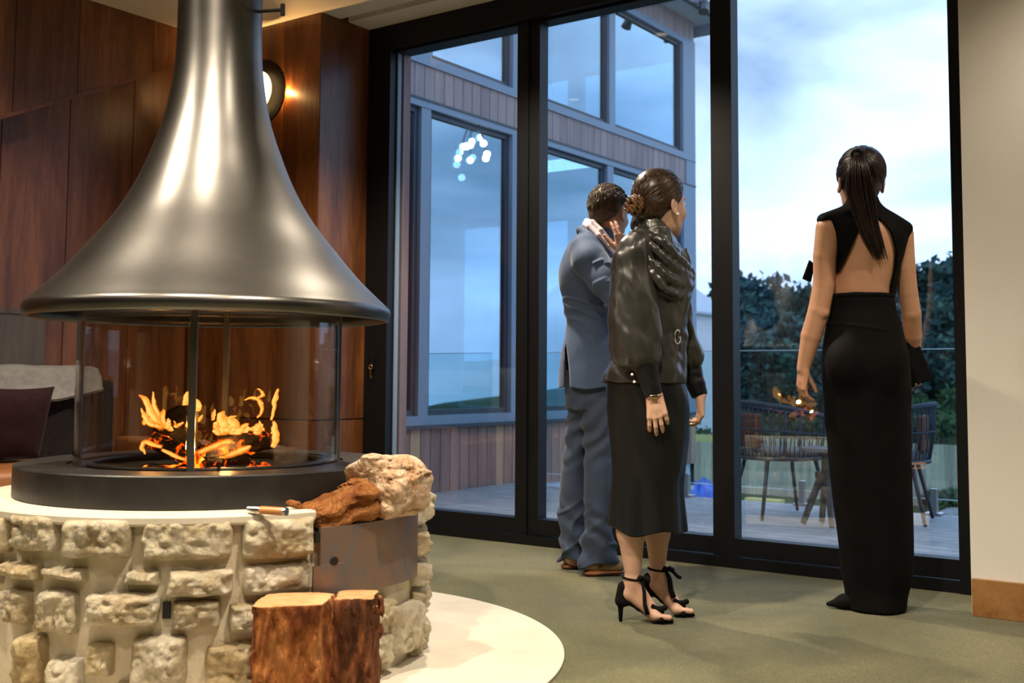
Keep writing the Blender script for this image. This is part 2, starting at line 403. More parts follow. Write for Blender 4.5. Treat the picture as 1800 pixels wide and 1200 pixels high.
# lowered ceiling lining stops short of the doors and leaves a shadow step above them
put('ceiling_lining', box(-5.9, 3.5, -4.5, 4.83, ZC, ZC + .05), M['ceil'], ce)
put('ceiling_lining', box(-4.74, -1.09, 4.9, 5.12, ZC + .0, ZC + .05), M['ceil'], ce)
M['darkwall'] = wood('dark_timber_wall', (.02, .010, .006), (.045, .020, .010), (.07, .034, .018), .5)
st(put('wall_back', box(-6.2, 3.6, -4.6, -4.5, 0, ZC), M['darkwall']))
st(put('wall_right', box(3.5, 3.6, -4.5, 4.67, 0, ZC), M['darkwall']))
wf = st(put('wall_front', box(-1.09, 3.6, YW, 5.4, 0, ZC + .05), M['plaster']))
bb = st(put('baseboard_front', box(-1.085, 3.5, YW - .02, YW, 0, .145, .003), M['skirting']))
wl = st(put('wall_left', box(-6.15, -5.94, -4.5, 4.95, 0, ZC), M['wood_edge']))
# wall_left cladding: recessed lower panels and a raking bulkhead of upper panels
lowj = [.2, 1.1, 1.9, 2.45, 2.95, 3.36, 3.78, 4.22, 4.66]
for a, b in zip(lowj[:-1], lowj[1:]):
    put('panel', box(-5.94, -5.92, a + .003, b - .003, .0, ZC - .01), M['wood'], wl)
def rake(y): return 2.30 + (y - 3.19) * .482
upj = [.2, 1.3, 2.1, 2.85, 3.30, 3.69, 4.20, 4.66]
for a, b in zip(upj[:-1], upj[1:]):
    a += .002; b -= .002
    put('panel', prism([(a, rake(a)), (b, rake(b)), (b, ZC), (a, ZC)], 0, -5.735, -5.715), M['wood'], wl)
put('bulkhead', prism([(.2, rake(.2)), (4.66, rake(4.66)), (4.66, ZC), (.2, ZC)], 0, -5.93, -5.735), M['wood_edge'], wl)
put('bulkhead_trim', prism([(.2, rake(.2) - .022), (4.66, rake(4.66) - .022), (4.66, rake(4.66)), (.2, rake(.2))], 0, -5.93, -5.71), M['wood_edge'], wl)
# wood column between the left wall and the doors (kept as the far-left wall)
wc = st(put('wall_column', box(-5.94, -4.76, YW + .02, 5.38, 0, ZC + .05), M['wood_edge']))
cj = [-5.90, -5.48, -5.06, -4.742]
for a, b in zip(cj[:-1], cj[1:]):
    put('panel', box(a + .002, b - .002, YW, YW + .02, .664, ZC), M['wood'], wc)
    put('panel', box(a + .002, b - .002, YW, YW + .02, 0, .655), M['wood'], wc)
put('panel', box(-4.762, -4.740, YW + .004, 5.1, .664, ZC), M['wood'], wc)
put('panel', box(-4.762, -4.740, YW + .004, 5.1, 0, .655), M['wood'], wc)

# ---- sliding doors
XA, XB = -4.74, -1.09
df = st(put('trim_1', joinvf(box(XA, -4.556, YG - .03, YG + .075, 0, 3.15), box(-1.235, XB, YG - .03, YG + .16, 0, 3.15), box(-4.556, -1.235, YG - .03, YG + .16, 2.955, 3.15),
                             box(-4.556, -1.235, YG - .02, YG + .16, 0, .045), box(-4.556, -1.235, YG - .02, YG - .012, .045, .052)), M['frame']))
# three sliding leaves: stiles and rails, then the pane (front plane YG, glass .07 behind it)
leaves = [(-4.556, -3.532, -4.552, -3.609, 0), (-3.535, -2.340, -3.464, -2.412, .03), (-2.345, -1.235, -2.291, -1.233, 0)]
for i, (a, b, ga, gb, dy) in enumerate(leaves):
    y0 = YG + dy * .5; y1 = y0 + .085
    d = st(empty('door_%d' % (i + 1), ((a + b) / 2, y0, 0)))
    put('stile', box(a, ga, y0, y1, .05, 2.955), M['frame'], d) if ga - a > .005 else None
    put('stile', box(gb, b, y0, y1, .05, 2.955), M['frame'], d) if b - gb > .005 else None
    put('rail', box(ga, gb, y0 + .001, y1, .055, .14), M['frame'], d)
    put('rail', box(ga, gb, y0 + .001, y1, 2.94, 2.955), M['frame'], d)
    put('pane', box(ga - .004, gb + .004, y0 + .062, y0 + .070, .136, 2.945), M['pane'], d)
    if i == 0: put('gasket', box(-4.552, -4.544, y0 + .03, y0 + .062, .14, 2.94), M['alu_grey'], d)
# latch with a key on the left jamb
lk = empty('door_lock', (-4.66, YG - .03, .95)); tag(lk, 'brass key left in a small lock on the black door jamb', 'lock')
M['brass'] = plain('brass', (.55, .38, .16), .3, 1)
put('lock_case', box(-4.675, -4.645, YG - .05, YG - .03, .965, 1.06, .004), M['frame'], lk)
put('key', joinvf(tube([(-4.66, YG - .045, .975), (-4.66, YG - .05, .925)], .004, 6), lathe([(.004, 0), (.012, 0), (.012, .003), (.004, .003)], (0, 0), 16, closed_prof=True)) if 0 else
    joinvf(tube([(-4.66, YG - .055, .965), (-4.66, YG - .055, .91)], .004, 6), box(-4.66, -4.648, YG - .057, YG - .053, .912, .924), tube([(-4.66 + .013 * math.cos(t), YG - .055, .978 + .013 * math.sin(t)) for t in np.linspace(0, 2 * PI, 14)[:-1]], .004, 6, closed=True)), M['brass'], lk)
M['tape'] = plain('green_tape', (.30, .42, .06), .7)
tp = pl(690, 108, 1, YG + .05)
tag(put('tape_scrap', prism([(tp[0] - .03, tp[2] - .012), (tp[0] + .02, tp[2] - .02), (tp[0] + .035, tp[2] + .004), (tp[0] + .012, tp[2] + .01), (tp[0] - .012, tp[2] + .022)], 1, YG + .052, YG + .060), M['tape']), 'scrap of yellow green tape stuck to the top corner of the glass door', 'tape')

# ---- recessed ceiling downlights (the room's own lamps)
M['trimring'] = plain('downlight_trim', (.75, .74, .72), .5); M['lampface'] = emit('downlight_face', LAMP, 1.5)
dl_proto = None
for i, (x, y, w) in enumerate(DOWNLIGHTS):
    o = empty('downlight', (x, y, ZC)); tag(o, 'round recessed ceiling downlight with white trim ring', 'light', 'recessed ceiling downlights')
    if dl_proto is None:
        V, f = lathe([(.040, -.004), (.055, -.006), (.055, 0), (.040, 0)], (0, 0), 24, closed_prof=True); r_me = mesh('trim_ring', V, f, M['trimring'], True)
        V, f = lathe([(.0001, -.002), (.040, -.002)], (0, 0), 24); l_me = mesh('lamp_lens', V, f, M['lampface']); dl_proto = 1
    link('trim_ring', r_me, o); link('lamp_lens', l_me, o)
    ld = bpy.data.lights.new('downlight_beam', 'SPOT'); ld.energy = w * LAMP_GAIN; ld.color = LAMP; ld.spot_size = math.radians(128); ld.spot_blend = .6; ld.shadow_soft_size = .045
    lo_ = bpy.data.objects.new('downlight_beam', ld); COL.objects.link(lo_); lo_.parent = o; lo_.location = (0, 0, -.03)

# ---- wall sconce on the column
sc = pl(467, 164, 1, YW); sx, sz = sc[0], sc[2]
M['bronze'] = plain('dark_bronze', (.02, .014, .010), .45, .6)
M['alabaster'] = emit('lit_glass_disc', (1.0, .66, .28), 4.0)
sco = empty('wall_sconce', (sx, YW, sz)); tag(sco, 'round wall sconce with glowing disc before a larger dark disc on timber', 'wall lamp')
def disc_y(r, y0, y1, n=48, dome=0):
    prof = [(.0001, 0), (r * .5, -dome * .25), (r * .85, -dome * .72), (r, -dome), (r, 1.0)]
    V = []; Fc = []
    rings = [(.0001, y0), (r * .5, y0 + dome * .2), (r * .85, y0 + dome * .6), (r, y0 + dome), (r, y1), (.0001, y1)]
    for k in range(n):
        t = 2 * PI * k / n
        for rr, yy in rings: V.append((sx + rr * math.cos(t), yy, sz + rr * math.sin(t)))
    p = len(rings)
    for k in range(n):
        j = (k + 1) % n
        for i in range(p - 1): Fc.append((k * p + i, k * p + i + 1, j * p + i + 1, j * p + i))
    return np.array(V), Fc
put('back_disc', disc_y(.205, YW - .034, YW - .022), M['bronze'], sco)
put('stem', tube([(sx, YW - .022, sz), (sx, YW, sz)], .05, 24), M['bronze'], sco)
put('light_disc', disc_y(.125, YW - .085, YW - .065, dome=.008), M['alabaster'], sco, True)
put('stem', tube([(sx, YW - .065, sz), (sx, YW - .034, sz)], .03, 16), M['bronze'], sco)
for (dx, dz, e) in ((.195, -.02, 9), (-.15, .12, 5)):
    ld = bpy.data.lights.new('sconce_glow', 'POINT'); ld.energy = e; ld.color = (1, .55, .2); ld.shadow_soft_size = .004
    q = bpy.data.objects.new('sconce_glow', ld); COL.objects.link(q); q.parent = sco; q.location = (dx, -.012, dz)
# ================================================================== FIREPLACE
FC = (-3.045, 2.51); RH = .735
def cyl(px, py, R):
    r = ray(px, py); o = np.array([-FC[0], -FC[1]]); a = r[0] ** 2 + r[1] ** 2; b = o @ r[:2]; c = o @ o - R * R
    t = (-b - math.sqrt(max(0, b * b - a * c))) / a; q = CO + r * t
    return math.atan2(q[1] - FC[1], q[0] - FC[0]), q[2]
def cp(R, th, z): return (FC[0] + R * math.cos(th), FC[1] + R * math.sin(th), z)
M['mortar'] = pm('cream_mortar', [(.3, (.56, .49, .36)), (.7, (.70, .63, .49))], .9, scale=9, bmp=.5, bscale=70, bdist=.006, spec=.2)
M['slab'] = pm('cream_stone_slab', [(.3, (.58, .53, .43)), (.7, (.68, .62, .51))], .7, scale=6, bmp=.15, bscale=90, spec=.3)
def stone_mat():
    m, t, b, L = mat('limestone'); v = coords(t, L, (1, 1, 1), True)
    n = noise(t, L, v, 7, 7, .65, .4); col = ramp(t, L, n, [(.28, (.34, .24, .11)), (.40, (.58, .49, .33)), (.53, (.74, .68, .54)), (.75, (.86, .82, .72))])
    oi = N(t, 'ShaderNodeObjectInfo'); r2 = ramp(t, L, oi.outputs['Random'], [(0, (.9, .8, .6)), (.3, (1, .95, .85)), (.7, (.98, .97, .95)), (1, (1.08, 1.05, 1.0))])
    mm = N(t, 'ShaderNodeMix', data_type='RGBA', blend_type='MULTIPLY'); mm.inputs[0].default_value = 1; L(col, mm.inputs[6]); L(r2, mm.inputs[7])
    L(mm.outputs[2], b.inputs['Base Color']); b.inputs['Roughness'].default_value = .85; b.inputs['Specular IOR Level'].default_value = .2
    bump(t, L, b, noise(t, L, v, 34, 10, .72, .4), 1.0, .022); return m
M['stone'] = stone_mat()
M['black_steel'] = pm('black_steel', [(.35, (.010, .010, .010)), (.7, (.022, .020, .018))], .42, scale=14, bmp=.04, bscale=60)
M['hood'] = pm('gunmetal_hood', [(.3, (.125, .122, .117)), (.7, (.165, .160, .153))], .33, 1, scale=6, bmp=.03, bscale=9)
M['flue'] = pm('dark_flue', [(.3, (.05, .05, .052)), (.7, (.07, .07, .072))], .38, 1, scale=6)
M['rust_refl'] = pm('rust_and_reflection_steel', [(.30, (.13, .17, .24)), (.44, (.26, .23, .24)), (.58, (.36, .23, .17)), (.75, (.20, .21, .25))], .42, .7, scale=5, dist=.8, bmp=.05, bscale=30)  # rusty steel, with its blue-grey reflection painted into the ramp
hg = empty('stone_hearth', (*FC, 0)); tag(hg, 'round cream stone hearth base with deep mortar joints on a pale floor disc', 'fireplace')
A1 = -15.2 * PI / 180; A2 = 24.6 * PI / 180         # sector taken by the steel log shelf
put('mortar_core', lathe([(.0001, 0), (RH - .03, 0), (RH - .03, .515), (.0001, .515)], FC, 120, A2, A1 + 2 * PI, True), M['mortar'], hg)
put('mortar_core', lathe([(.0001, 0), (RH - .03, 0), (RH - .03, .445), (.0001, .445)], FC, 40, A1, A2, True), M['mortar'], hg)
put('hearth_slab', lathe([(.60, .505), (RH - .004, .505), (RH, .512), (RH, .528), (RH - .006, .533), (.0001, .533), (.0001, .505)], FC, 120, A2, A1 + 2 * PI, True), M['slab'], hg)
put('log_shelf', lathe([(.0001, .440), (RH + .0, .440), (RH + .0, .468), (.0001, .468)], FC, 40, A1, A2, True), M['black_steel'], hg)
put('shelf_back', lathe([(.60, .46), (.612, .46), (.612, .533), (.60, .533)], FC, 40, A1, A2, True), M['black_steel'], hg)
# curved steel front with its tab and bolt hole
ap = []
pan = lathe([(RH - .01, .280), (RH + .004, .280), (RH + .004, .482), (RH - .01, .482)], FC, 40, A1 + .02, A2, True)
V = pan[0].copy(); th = np.arctan2(V[:, 1] - FC[1], V[:, 0] - FC[0]); lowm = V[:, 2] < .3; V[lowm, 2] = np.interp(th[lowm], [A1, -8.3 * PI / 180, A2], [.285, .283, .272])
sp_ = put('steel_front', (V, pan[1]), M['rust_refl'], hg)
tb = lathe([(RH - .0, .275), (RH + .009, .275), (RH + .009, .375), (RH - .0, .375)], FC, 10, A1 - .012, -7.6 * PI / 180, True)
put('steel_tab', tb, M['rust_refl'], sp_)
ht, hz = cyl(585, 985, RH); bo = np.array(cp(RH + .003, ht, hz)); bd = np.array([math.cos(ht), math.sin(ht), 0])
put('bolt_hole', tube([bo, bo + bd * .008], .012, 16), M['rubber'], sp_)
# stones: (x0, y0, x1, y1) in the photograph, wrapped on the drum; the unseen remainder is laid in courses
photo = [(-62, 900, 8, 968), (16, 903, 95, 972), (113, 911, 229, 984), (246, 912, 412, 987), (427, 909, 553, 984),
         (-70, 985, -8, 1022), (-2, 990, 64, 1020), (70, 999, 146, 1022), (214, 1004, 279, 1031), (292, 1002, 412, 1051), (428, 990, 551, 1045),
         (-50, 1030, 45, 1094), (62, 1040, 130, 1116), (147, 1042, 278, 1102), (300, 1057, 389, 1110), (403, 1060, 474, 1114), (480, 1058, 552, 1112),
         (-40, 1111, 72, 1212), (84, 1158, 140, 1232), (145, 1132, 194, 1192), (228, 1119, 328, 1214), (360, 1134, 458, 1226), (468, 1128, 560, 1215), (200, 1200, 240, 1240), (330, 1216, 420, 1248), (80, 1236, 190, 1262),
         (570, 1056, 640, 1100), (560, 1112, 640, 1180), (648, 1054, 694, 1106), (650, 1116, 690, 1172), (698, 1060, 736, 1148), (640, 1186, 690, 1200)]
def stone(a0, a1, z0, z1, R0, R1, seed, n=12, m=8, rough=.010):
    """rough-faced block with eased corners, curved to the drum"""
    V = np.zeros((m + 1, n + 1, 3)); U = np.linspace(-1, 1, n + 1)[None, :].repeat(m + 1, 0); Wv = np.linspace(-1, 1, m + 1)[:, None].repeat(n + 1, 1)
    wid = (a1 - a0) / 2 * R1; hei = (z1 - z0) / 2
    sx = seed * 3.7
    e = np.maximum(np.abs(U) ** 1, np.abs(Wv))
    jx = vnoise(Wv * 1.6 + sx, U * .4 + 3.3, np.full_like(U, seed * 1.3)) * .05; jz = vnoise(U * 1.8 + sx, Wv * .4, np.full_like(U, seed * 2.1)) * .09
    cr = 1 - .07 * (np.abs(U) * np.abs(Wv)) ** 4
    u = U * cr + jx * np.abs(U); w = Wv * cr + jz * np.abs(Wv)
    edge = np.minimum((1 - np.abs(U)) * wid, (1 - np.abs(Wv)) * hei)
    dome = 1 - np.exp(-edge / .006)
    rn = (fbm(u * wid * 14 + sx, w * hei * 14 + seed, np.full_like(U, seed * .7), 4) * .7 + .9 * np.abs(vnoise(u * wid * 30 + sx, w * hei * 30, np.full_like(U, seed))) + .55 * np.abs(vnoise(u * wid * 75 + sx, w * hei * 75, np.full_like(U, seed + .5)))) * rough * (.35 + .65 * dome)
    R = R0 + (R1 - R0) * dome + rn
    A = (a0 + a1) / 2 + u * (a1 - a0) / 2; Z = (z0 + z1) / 2 + w * hei
    ring = (np.abs(U) > .999) | (np.abs(Wv) > .999)
    R = np.where(ring, R0 - .004, R)
    V[..., 0] = FC[0] + R * np.cos(A); V[..., 1] = FC[1] + R * np.sin(A); V[..., 2] = np.maximum(Z, .002)
    Fc = [(i * (n + 1) + j, i * (n + 1) + j + 1, (i + 1) * (n + 1) + j + 1, (i + 1) * (n + 1) + j) for i in range(m) for j in range(n)]
    return V.reshape(-1, 3), Fc
def addstone(a0, a1, z0, z1, k, big=True):
    V, f = stone(a0, a1, z0, z1, RH - .03, RH + .002 + random.uniform(0, .020), k, 44 if big else 8, 26 if big else 6, .016)
    c = V.mean(0); o = link('stone', mesh('stone', V - c, f, M['stone'], True), hg, c - np.array([*FC, 0])); return o
k = 1
for (x0, y0, x1, y1) in photo:
    p = [cyl(x, y, RH) for x, y in ((x0, (y0 + y1) / 2), (x1, (y0 + y1) / 2), ((x0 + x1) / 2, y0), ((x0 + x1) / 2, y1))]
    a0, a1 = p[0][0], p[1][0]
    if x0 < -35: a0 = a1 - .14
    addstone(a0, a1, max(.004, p[3][1]), min(.528, p[2][1]), k); k += 1
s0 = A2 + .03; s1 = cyl(-62, 930, RH)[0] + 2 * PI - .02
for z0, z1 in ((.004, .105), (.118, .215), (.228, .308), (.322, .405), (.418, .528)):
    a = s0 + random.uniform(-.05, .0)
    while a < s1 - .1:
        w = min(random.uniform(.12, .26), s1 - a); addstone(a + .012, a + w - .012, z0, z1, k, a < s0 + .9); k += 1; a += w
# small dark weep hole between two stones
wt, wz = cyl(290, 1076, RH); put('vent_hole', (np.array(lathe([(RH - .05, wz - .022), (RH - .024, wz - .022), (RH - .024, wz + .024), (RH - .05, wz + .024)], FC, 4, wt - .016, wt + .016, True)[0]), lathe([(0, 0), (1, 0), (1, 1), (0, 1)], FC, 4, 0, .1, True)[1]), M['rubber'], hg)
st(put('floor_disc', lathe([(.0001, 0), (1.212, 0), (1.212, .007), (1.209, .009), (.0001, .009)], FC, 160), M['slab'], None, True))

# ---- fire drum: black plinth, burner pan, curved glass and posts
fd = empty('fire_drum', (*FC, .533)); tag(fd, 'black steel fire drum with curved glass panels and thin posts', 'fireplace')
put('plinth', lathe([(.0001, .533), (.608, .533), (.612, .537), (.612, .628), (.608, .632), (.452, .632), (.452, .624), (.40, .624), (.33, .600), (.0001, .600)], FC, 128), M['black_steel'], fd, False)
put('pan_rim', lathe([(.375, .622), (.39, .622), (.39, .636), (.375, .636)], FC, 96, closed_prof=True), M['black_steel'], fd, True)
M['fglass'] = glass('fire_glass', .045, (.93, .92, .90))
M['post'] = plain('post_steel', (.30, .29, .26), .35, 1)
pf = -46.6 * PI / 180
for q in range(4):
    a = pf + q * PI / 2
    put('glass_panel', lathe([(.428, .628), (.434, .628), (.434, 1.17), (.428, 1.17)], FC, 24, a + .035, a + PI / 2 - .035, True), M['fglass'], fd, False)
    put('post', lathe([(.420, .626), (.440, .626), (.440, 1.17), (.420, 1.17)], FC, 2, a - .024, a + .024, True), M['post'], fd)
bt, bz = cyl(386, 822, .40)
put('burner_pin', tube([cp(.40, bt, .624), cp(.40, bt, .655)], .004, 8), M['rubber'], fd)

# ---- hood and flue hung from the ceiling
hd = empty('fireplace_hood', (*FC, 1.1)); tag(hd, 'flared gunmetal fireplace hood hanging from a dark flue pipe', 'fireplace hood')
prof = [(.1435, 2.32), (.1437, 2.20), (.1445, 2.10), (.148, 2.01), (.160, 1.905), (.183, 1.795), (.222, 1.68), (.268, 1.57), (.330, 1.462), (.415, 1.352), (.505, 1.247), (.597, 1.158)]
rr = np.array([p[0] for p in prof])[::-1]; zz = np.array([p[1] for p in prof])[::-1]
zs = np.linspace(1.158, 2.32, 80); rs = spl(zs, zz, rr)
outer = [(float(r), float(z)) for r, z in zip(rs, zs)]
full = [(.585, 1.112), (.592, 1.108), (.604, 1.112), (.607, 1.140), (.604, 1.152)] + outer
inner = [(r - .012, z - .01) for r, z in outer[::-1]] + [(.575, 1.135)]
put('hood', lathe(full + inner, FC, 160, closed_prof=True), M['hood'], hd, True)
put('flue', lathe([(.1435, 2.32), (.1435, 2.322), (.1435, 2.6), (.1435, ZC - .002), (.1435, ZC), (.125, ZC), (.125, ZC - .002), (.125, 2.322), (.125, 2.32)], FC, 96, closed_prof=True), M['hood'], hd, True)
put('ceiling_collar', lathe([(.1435, ZC - .02), (.20, ZC - .02), (.20, ZC), (.1435, ZC)], FC, 64, closed_prof=True), M['flue'], hd, False)
# damper rod on the flue
rt = math.atan2(.62, .78) - .25
rd = np.array([math.cos(rt), math.sin(rt), 0]); r0 = np.array([*FC, 2.185])
put('damper_rod', tube([r0 + rd * .13, r0 + rd * .232], .006, 10), M['black_steel'], hd)
put('damper_grip', tube([r0 + rd * .232 + np.array([0, 0, -.02]), r0 + rd * .232 + np.array([0, 0, .02])], .008, 10), M['black_steel'], hd)

# ---- burning logs, embers and flames
def charm():
    m, t, b, L = mat('charred_log'); v = coords(t, L, (1, 1, 1), False)
    n = noise(t, L, v, 17, 6, .6, .8); b.inputs['Base Color'].default_value = (.012, .010, .009, 1); b.inputs['Roughness'].default_value = .9
    col = ramp(t, L, n, [(.50, (0, 0, 0)), (.57, (.6, .05, .0)), (.66, (1, .30, .02)), (.8, (1, .62, .12))])
    L(col, b.inputs['Emission Color']); b.inputs['Emission Strength'].default_value = 3.0; bump(t, L, b, n, .8, .02); return m
M['char'] = charm()
M['charcold'] = pm('charred_bark', [(.3, (.008, .006, .005)), (.7, (.030, .022, .018))], .9, scale=30, bmp=.9, bscale=50, bdist=.01)
DF = 3.79
fl = lambda px, py, dd=0: at(px, py, DF + dd)
def logmesh(a, b, r0, r1, seed, h=.0045, amp=.010, sq=None, cut=True):
    a = np.array(a, float); b = np.array(b, float); ax = frame_axes(b - a); S = SDF(h)
    S.cone(a, b, r0, r1, 0, sq=sq)
    if cut: S.half(a + (b - a) * .04, -(ax[2] + .12 * ax[0])).half(b - (b - a) * .04, ax[2] + .15 * ax[1])
    Aa = np.array(ax); sc = 1 / max(r0, .02)
    def dsp(x, y, z, f):
        q = np.stack([x - a[0], y - a[1], z - a[2]], 0); u = Aa @ q
        return -amp * (fbm(u[0] * sc * 2.2 + seed, u[1] * sc * 2.2, u[2] * sc * .35 + seed, 3) + .5 * np.abs(vnoise(u[0] * sc * 5, u[1] * sc * 5 + seed, u[2] * sc * .6)))
    S.disp(dsp); return S.mesh()
bl = [((283, 742, .06), (350, 800, -.05), .034, 'charcold', 'black charred log leaning low at the front of the fire'),
      ((268, 772, .0), (360, 812, -.1), .028, 'char', 'glowing split log lying flat at the left of the fire'),
      ((352, 800, -.06), (476, 768, .02), .036, 'char', 'thick glowing log lying across the right of the fire'),
      ((320, 726, .14), (288, 744, .06), .034, 'charcold', 'charred log end standing highest at the back of the fire'),
      ((358, 815, -.12), (440, 806, -.08), .024, 'char', 'small ember log lowest at the front of the fire')]
for a, b, r, mm, lb in bl:
    pa, pb = fl(*a), fl(*b); zmin = .600 + r * .9
    pa[2] = max(pa[2], zmin); pb[2] = max(pb[2], zmin)
    tag(put('burning_log', logmesh(pa, pb, r, r * .95, r * 300, .004, .008), M[mm], None, True), lb, 'log', 'logs burning in the fire drum')
S = SDF(.006); rs_ = random.Random(3)
for i in range(70):
    a = rs_.uniform(0, 2 * PI); r = .21 * math.sqrt(rs_.random()); S.ell((FC[0] + r * math.cos(a), FC[1] + r * math.sin(a), .603), (rs_.uniform(.014, .03),) * 2 + (rs_.uniform(.01, .02),), k=.004)
tag(put('ember_bed', S.mesh(), M['char'], None, True), 'bed of ash and glowing embers under the burning logs', 'embers', kind='stuff')
def flame_mat():
    m, t, b, L = mat('flame'); t.nodes.remove(b)
    lw = N(t, 'ShaderNodeLayerWeight'); lw.inputs[0].default_value = .5
    v = coords(t, L, (1, 1, 1), False); n = noise(t, L, v, 14, 3)
    ad = N(t, 'ShaderNodeMath', operation='MULTIPLY_ADD'); ad.inputs[1].default_value = .6; L(n, ad.inputs[0]); L(lw.outputs['Facing'], ad.inputs[2])
    col = ramp(t, L, ad.outputs[0], [(.30, (1, .62, .16)), (.55, (1, .36, .035)), (.95, (.85, .13, .006))])
    em = N(t, 'ShaderNodeEmission'); em.inputs[1].default_value = 1.6; L(col, em.inputs[0])
    tr = N(t, 'ShaderNodeBsdfTransparent'); mx = N(t, 'ShaderNodeMixShader'); al = ramp(t, L, lw.outputs['Facing'], [(.25, (.08, .08, .08)), (.8, (.85, .85, .85))])
    L(al, mx.inputs[0]); L(em.outputs[0], mx.inputs[1]); L(tr.outputs[0], mx.inputs[2]); L(mx.outputs[0], t.nodes['Material Output'].inputs[0]); return m
M['flame'] = flame_mat()
tongues = [([(287, 752), (275, 738), (263, 720), (256, 702), (243, 694)], [9, 11, 9, 7, 2], 0), ([(285, 748), (276, 725), (270, 706), (268, 688)], [9, 8, 6, 2], .03),
           ([(285, 750), (264, 744), (253, 731), (249, 717)], [6, 8, 7, 2], -.03), ([(290, 755), (285, 735), (288, 720)], [8, 9, 3], .02),
           ([(284, 785), (266, 780), (254, 776), (250, 786), (256, 798)], [5, 7, 6, 5, 2], -.06), ([(326, 712), (327, 700), (331, 688)], [5, 6, 2], .1), ([(346, 722), (349, 712), (344, 702)], [4, 5, 2], .1),
           ([(349, 740), (352, 735), (356, 729)], [4, 5, 2], .05), ([(392, 762), (396, 745), (388, 733), (394, 722)], [13, 11, 9, 3], .02), ([(410, 758), (410, 745), (404, 735), (414, 731)], [12, 9, 6, 2], -.02),
           ([(430, 758), (426, 750), (436, 745)], [8, 7, 3], 0), ([(374, 738), (376, 727), (378, 719)], [3, 4, 1.5], .04),
           ([(452, 734), (460, 724), (460, 712), (453, 702), (441, 699), (431, 703)], [3, 5, 6, 6, 5, 2], .05), ([(453, 699), (461, 695), (461, 688), (453, 683)], [3, 5, 5, 2], .05),
           ([(477, 738), (481, 718), (484, 700), (489, 683)], [2, 3, 4, 2], .03), ([(480, 786), (485, 768), (483, 752), (480, 740)], [4, 6, 5, 2], 0), ([(440, 757), (452, 752), (466, 755)], [5, 6, 3], 0),
           ([(350, 795), (372, 786), (398, 776), (412, 778)], [8, 9, 9, 4], -.1), ([(380, 806), (404, 800), (428, 790), (440, 784)], [5, 9, 11, 4], -.1), ([(300, 752), (312, 748), (322, 742)], [7, 7, 3], .02),
           ([(285, 790), (305, 800), (326, 808)], [4, 6, 4], -.1), ([(385, 760), (402, 756), (424, 757)], [7, 9, 6], -.03)]
rf = random.Random(11)
for cx_, cy_, n_ in ((270, 745, 7), (405, 755, 10), (395, 795, 8), (470, 760, 4), (310, 750, 3)):
    for _ in range(n_):
        x = cx_ + rf.uniform(-26, 26); y = cy_ + rf.uniform(-2, 8); h_ = rf.uniform(8, 22); sw = rf.uniform(-7, 7)
        tongues.append(([(x, y), (x + sw * .2, y - h_ * .4), (x + sw, y - h_ * .75), (x + sw * .6, y - h_)], [rf.uniform(3, 6), rf.uniform(4, 7), rf.uniform(2, 4), .8], rf.uniform(-.09, .06)))
fi = empty('fire_flames', (*FC, .62)); tag(fi, 'orange and yellow flames licking up from the burning logs', 'flames')
for pts, wd, dd in tongues:
    P3 = np.array([fl(x, y, dd) for x, y in pts]); tt = np.linspace(0, 1, len(pts)); ts = np.linspace(0, 1, 4 * len(pts))
    Q = np.stack([spl(ts, tt, P3[:, i]) for i in range(3)], 1); w = spl(ts, tt, np.array(wd, float)) * DF / F * 1.35 * (1 + .38 * vnoise(ts * 10 + pts[0][0], ts * 0 + dd * 40, ts * 0 + .5) * ts)
    Q += .003 * np.stack([vnoise(ts * 9 + dd * 50, ts * 3, ts * 0 + pts[0][0]), vnoise(ts * 9, ts * 3 + 9, ts * 0 + pts[0][1]), ts * 0], 1)
    put('flame', tube(Q, np.maximum(w, .002), 12, flat=.5), M['flame'], fi, True)
for px_, py_, dd_ in ((265, 722, .0), (404, 745, .0), (395, 782, -.1)):
    ld = bpy.data.lights.new('fire_light', 'POINT'); ld.energy = 3.5; ld.color = (1, .45, .12); ld.shadow_soft_size = .014
    q = bpy.data.objects.new('fire_light', ld); COL.objects.link(q); q.parent = fi; q.location = fl(px_, py_, dd_) - orig(fi)

# ---- loose logs
def logmat(name, stops, sc, bm=.9): return pm(name, stops, .85, scale=sc, dist=1.2, bmp=bm, bscale=sc * 3.2, bdist=.035, spec=.15, detail=8, nrough=.65)
M['palelog'] = logmat('weathered_log', [(.25, (.22, .085, .03)), (.4, (.52, .32, .18)), (.55, (.68, .50, .35)), (.75, (.74, .58, .44))], 9)
M['redlog'] = logmat('split_red_log', [(.25, (.07, .016, .006)), (.42, (.24, .085, .025)), (.58, (.42, .18, .06)), (.8, (.55, .30, .13))], 11)
M['redlogv'] = pm('split_red_log_grain', [(.28, (.035, .008, .004)), (.42, (.17, .045, .012)), (.56, (.33, .115, .03)), (.75, (.48, .22, .08))], .8, scale=13, stretch=(1, 1, .28), dist=1.6, bmp=1, bscale=26, bdist=.025, spec=.2, detail=8)
M['endgrain'] = pm('sawn_end_grain', [(.3, (.46, .22, .085)), (.7, (.62, .35, .16))], .85, scale=25, bmp=.4, bscale=60)
M['darklog'] = pm('dark_split_log_grain', [(.30, (.016, .010, .008)), (.44, (.09, .030, .012)), (.58, (.23, .08, .03)), (.78, (.40, .19, .10))], .8, scale=10, stretch=(1, 1, .3), dist=1.6, bmp=1, bscale=26, bdist=.025, spec=.2, detail=8)
def shelf(px, py, z):            # point of the log shelf under a pixel
    return pl(px, py, 2, z)
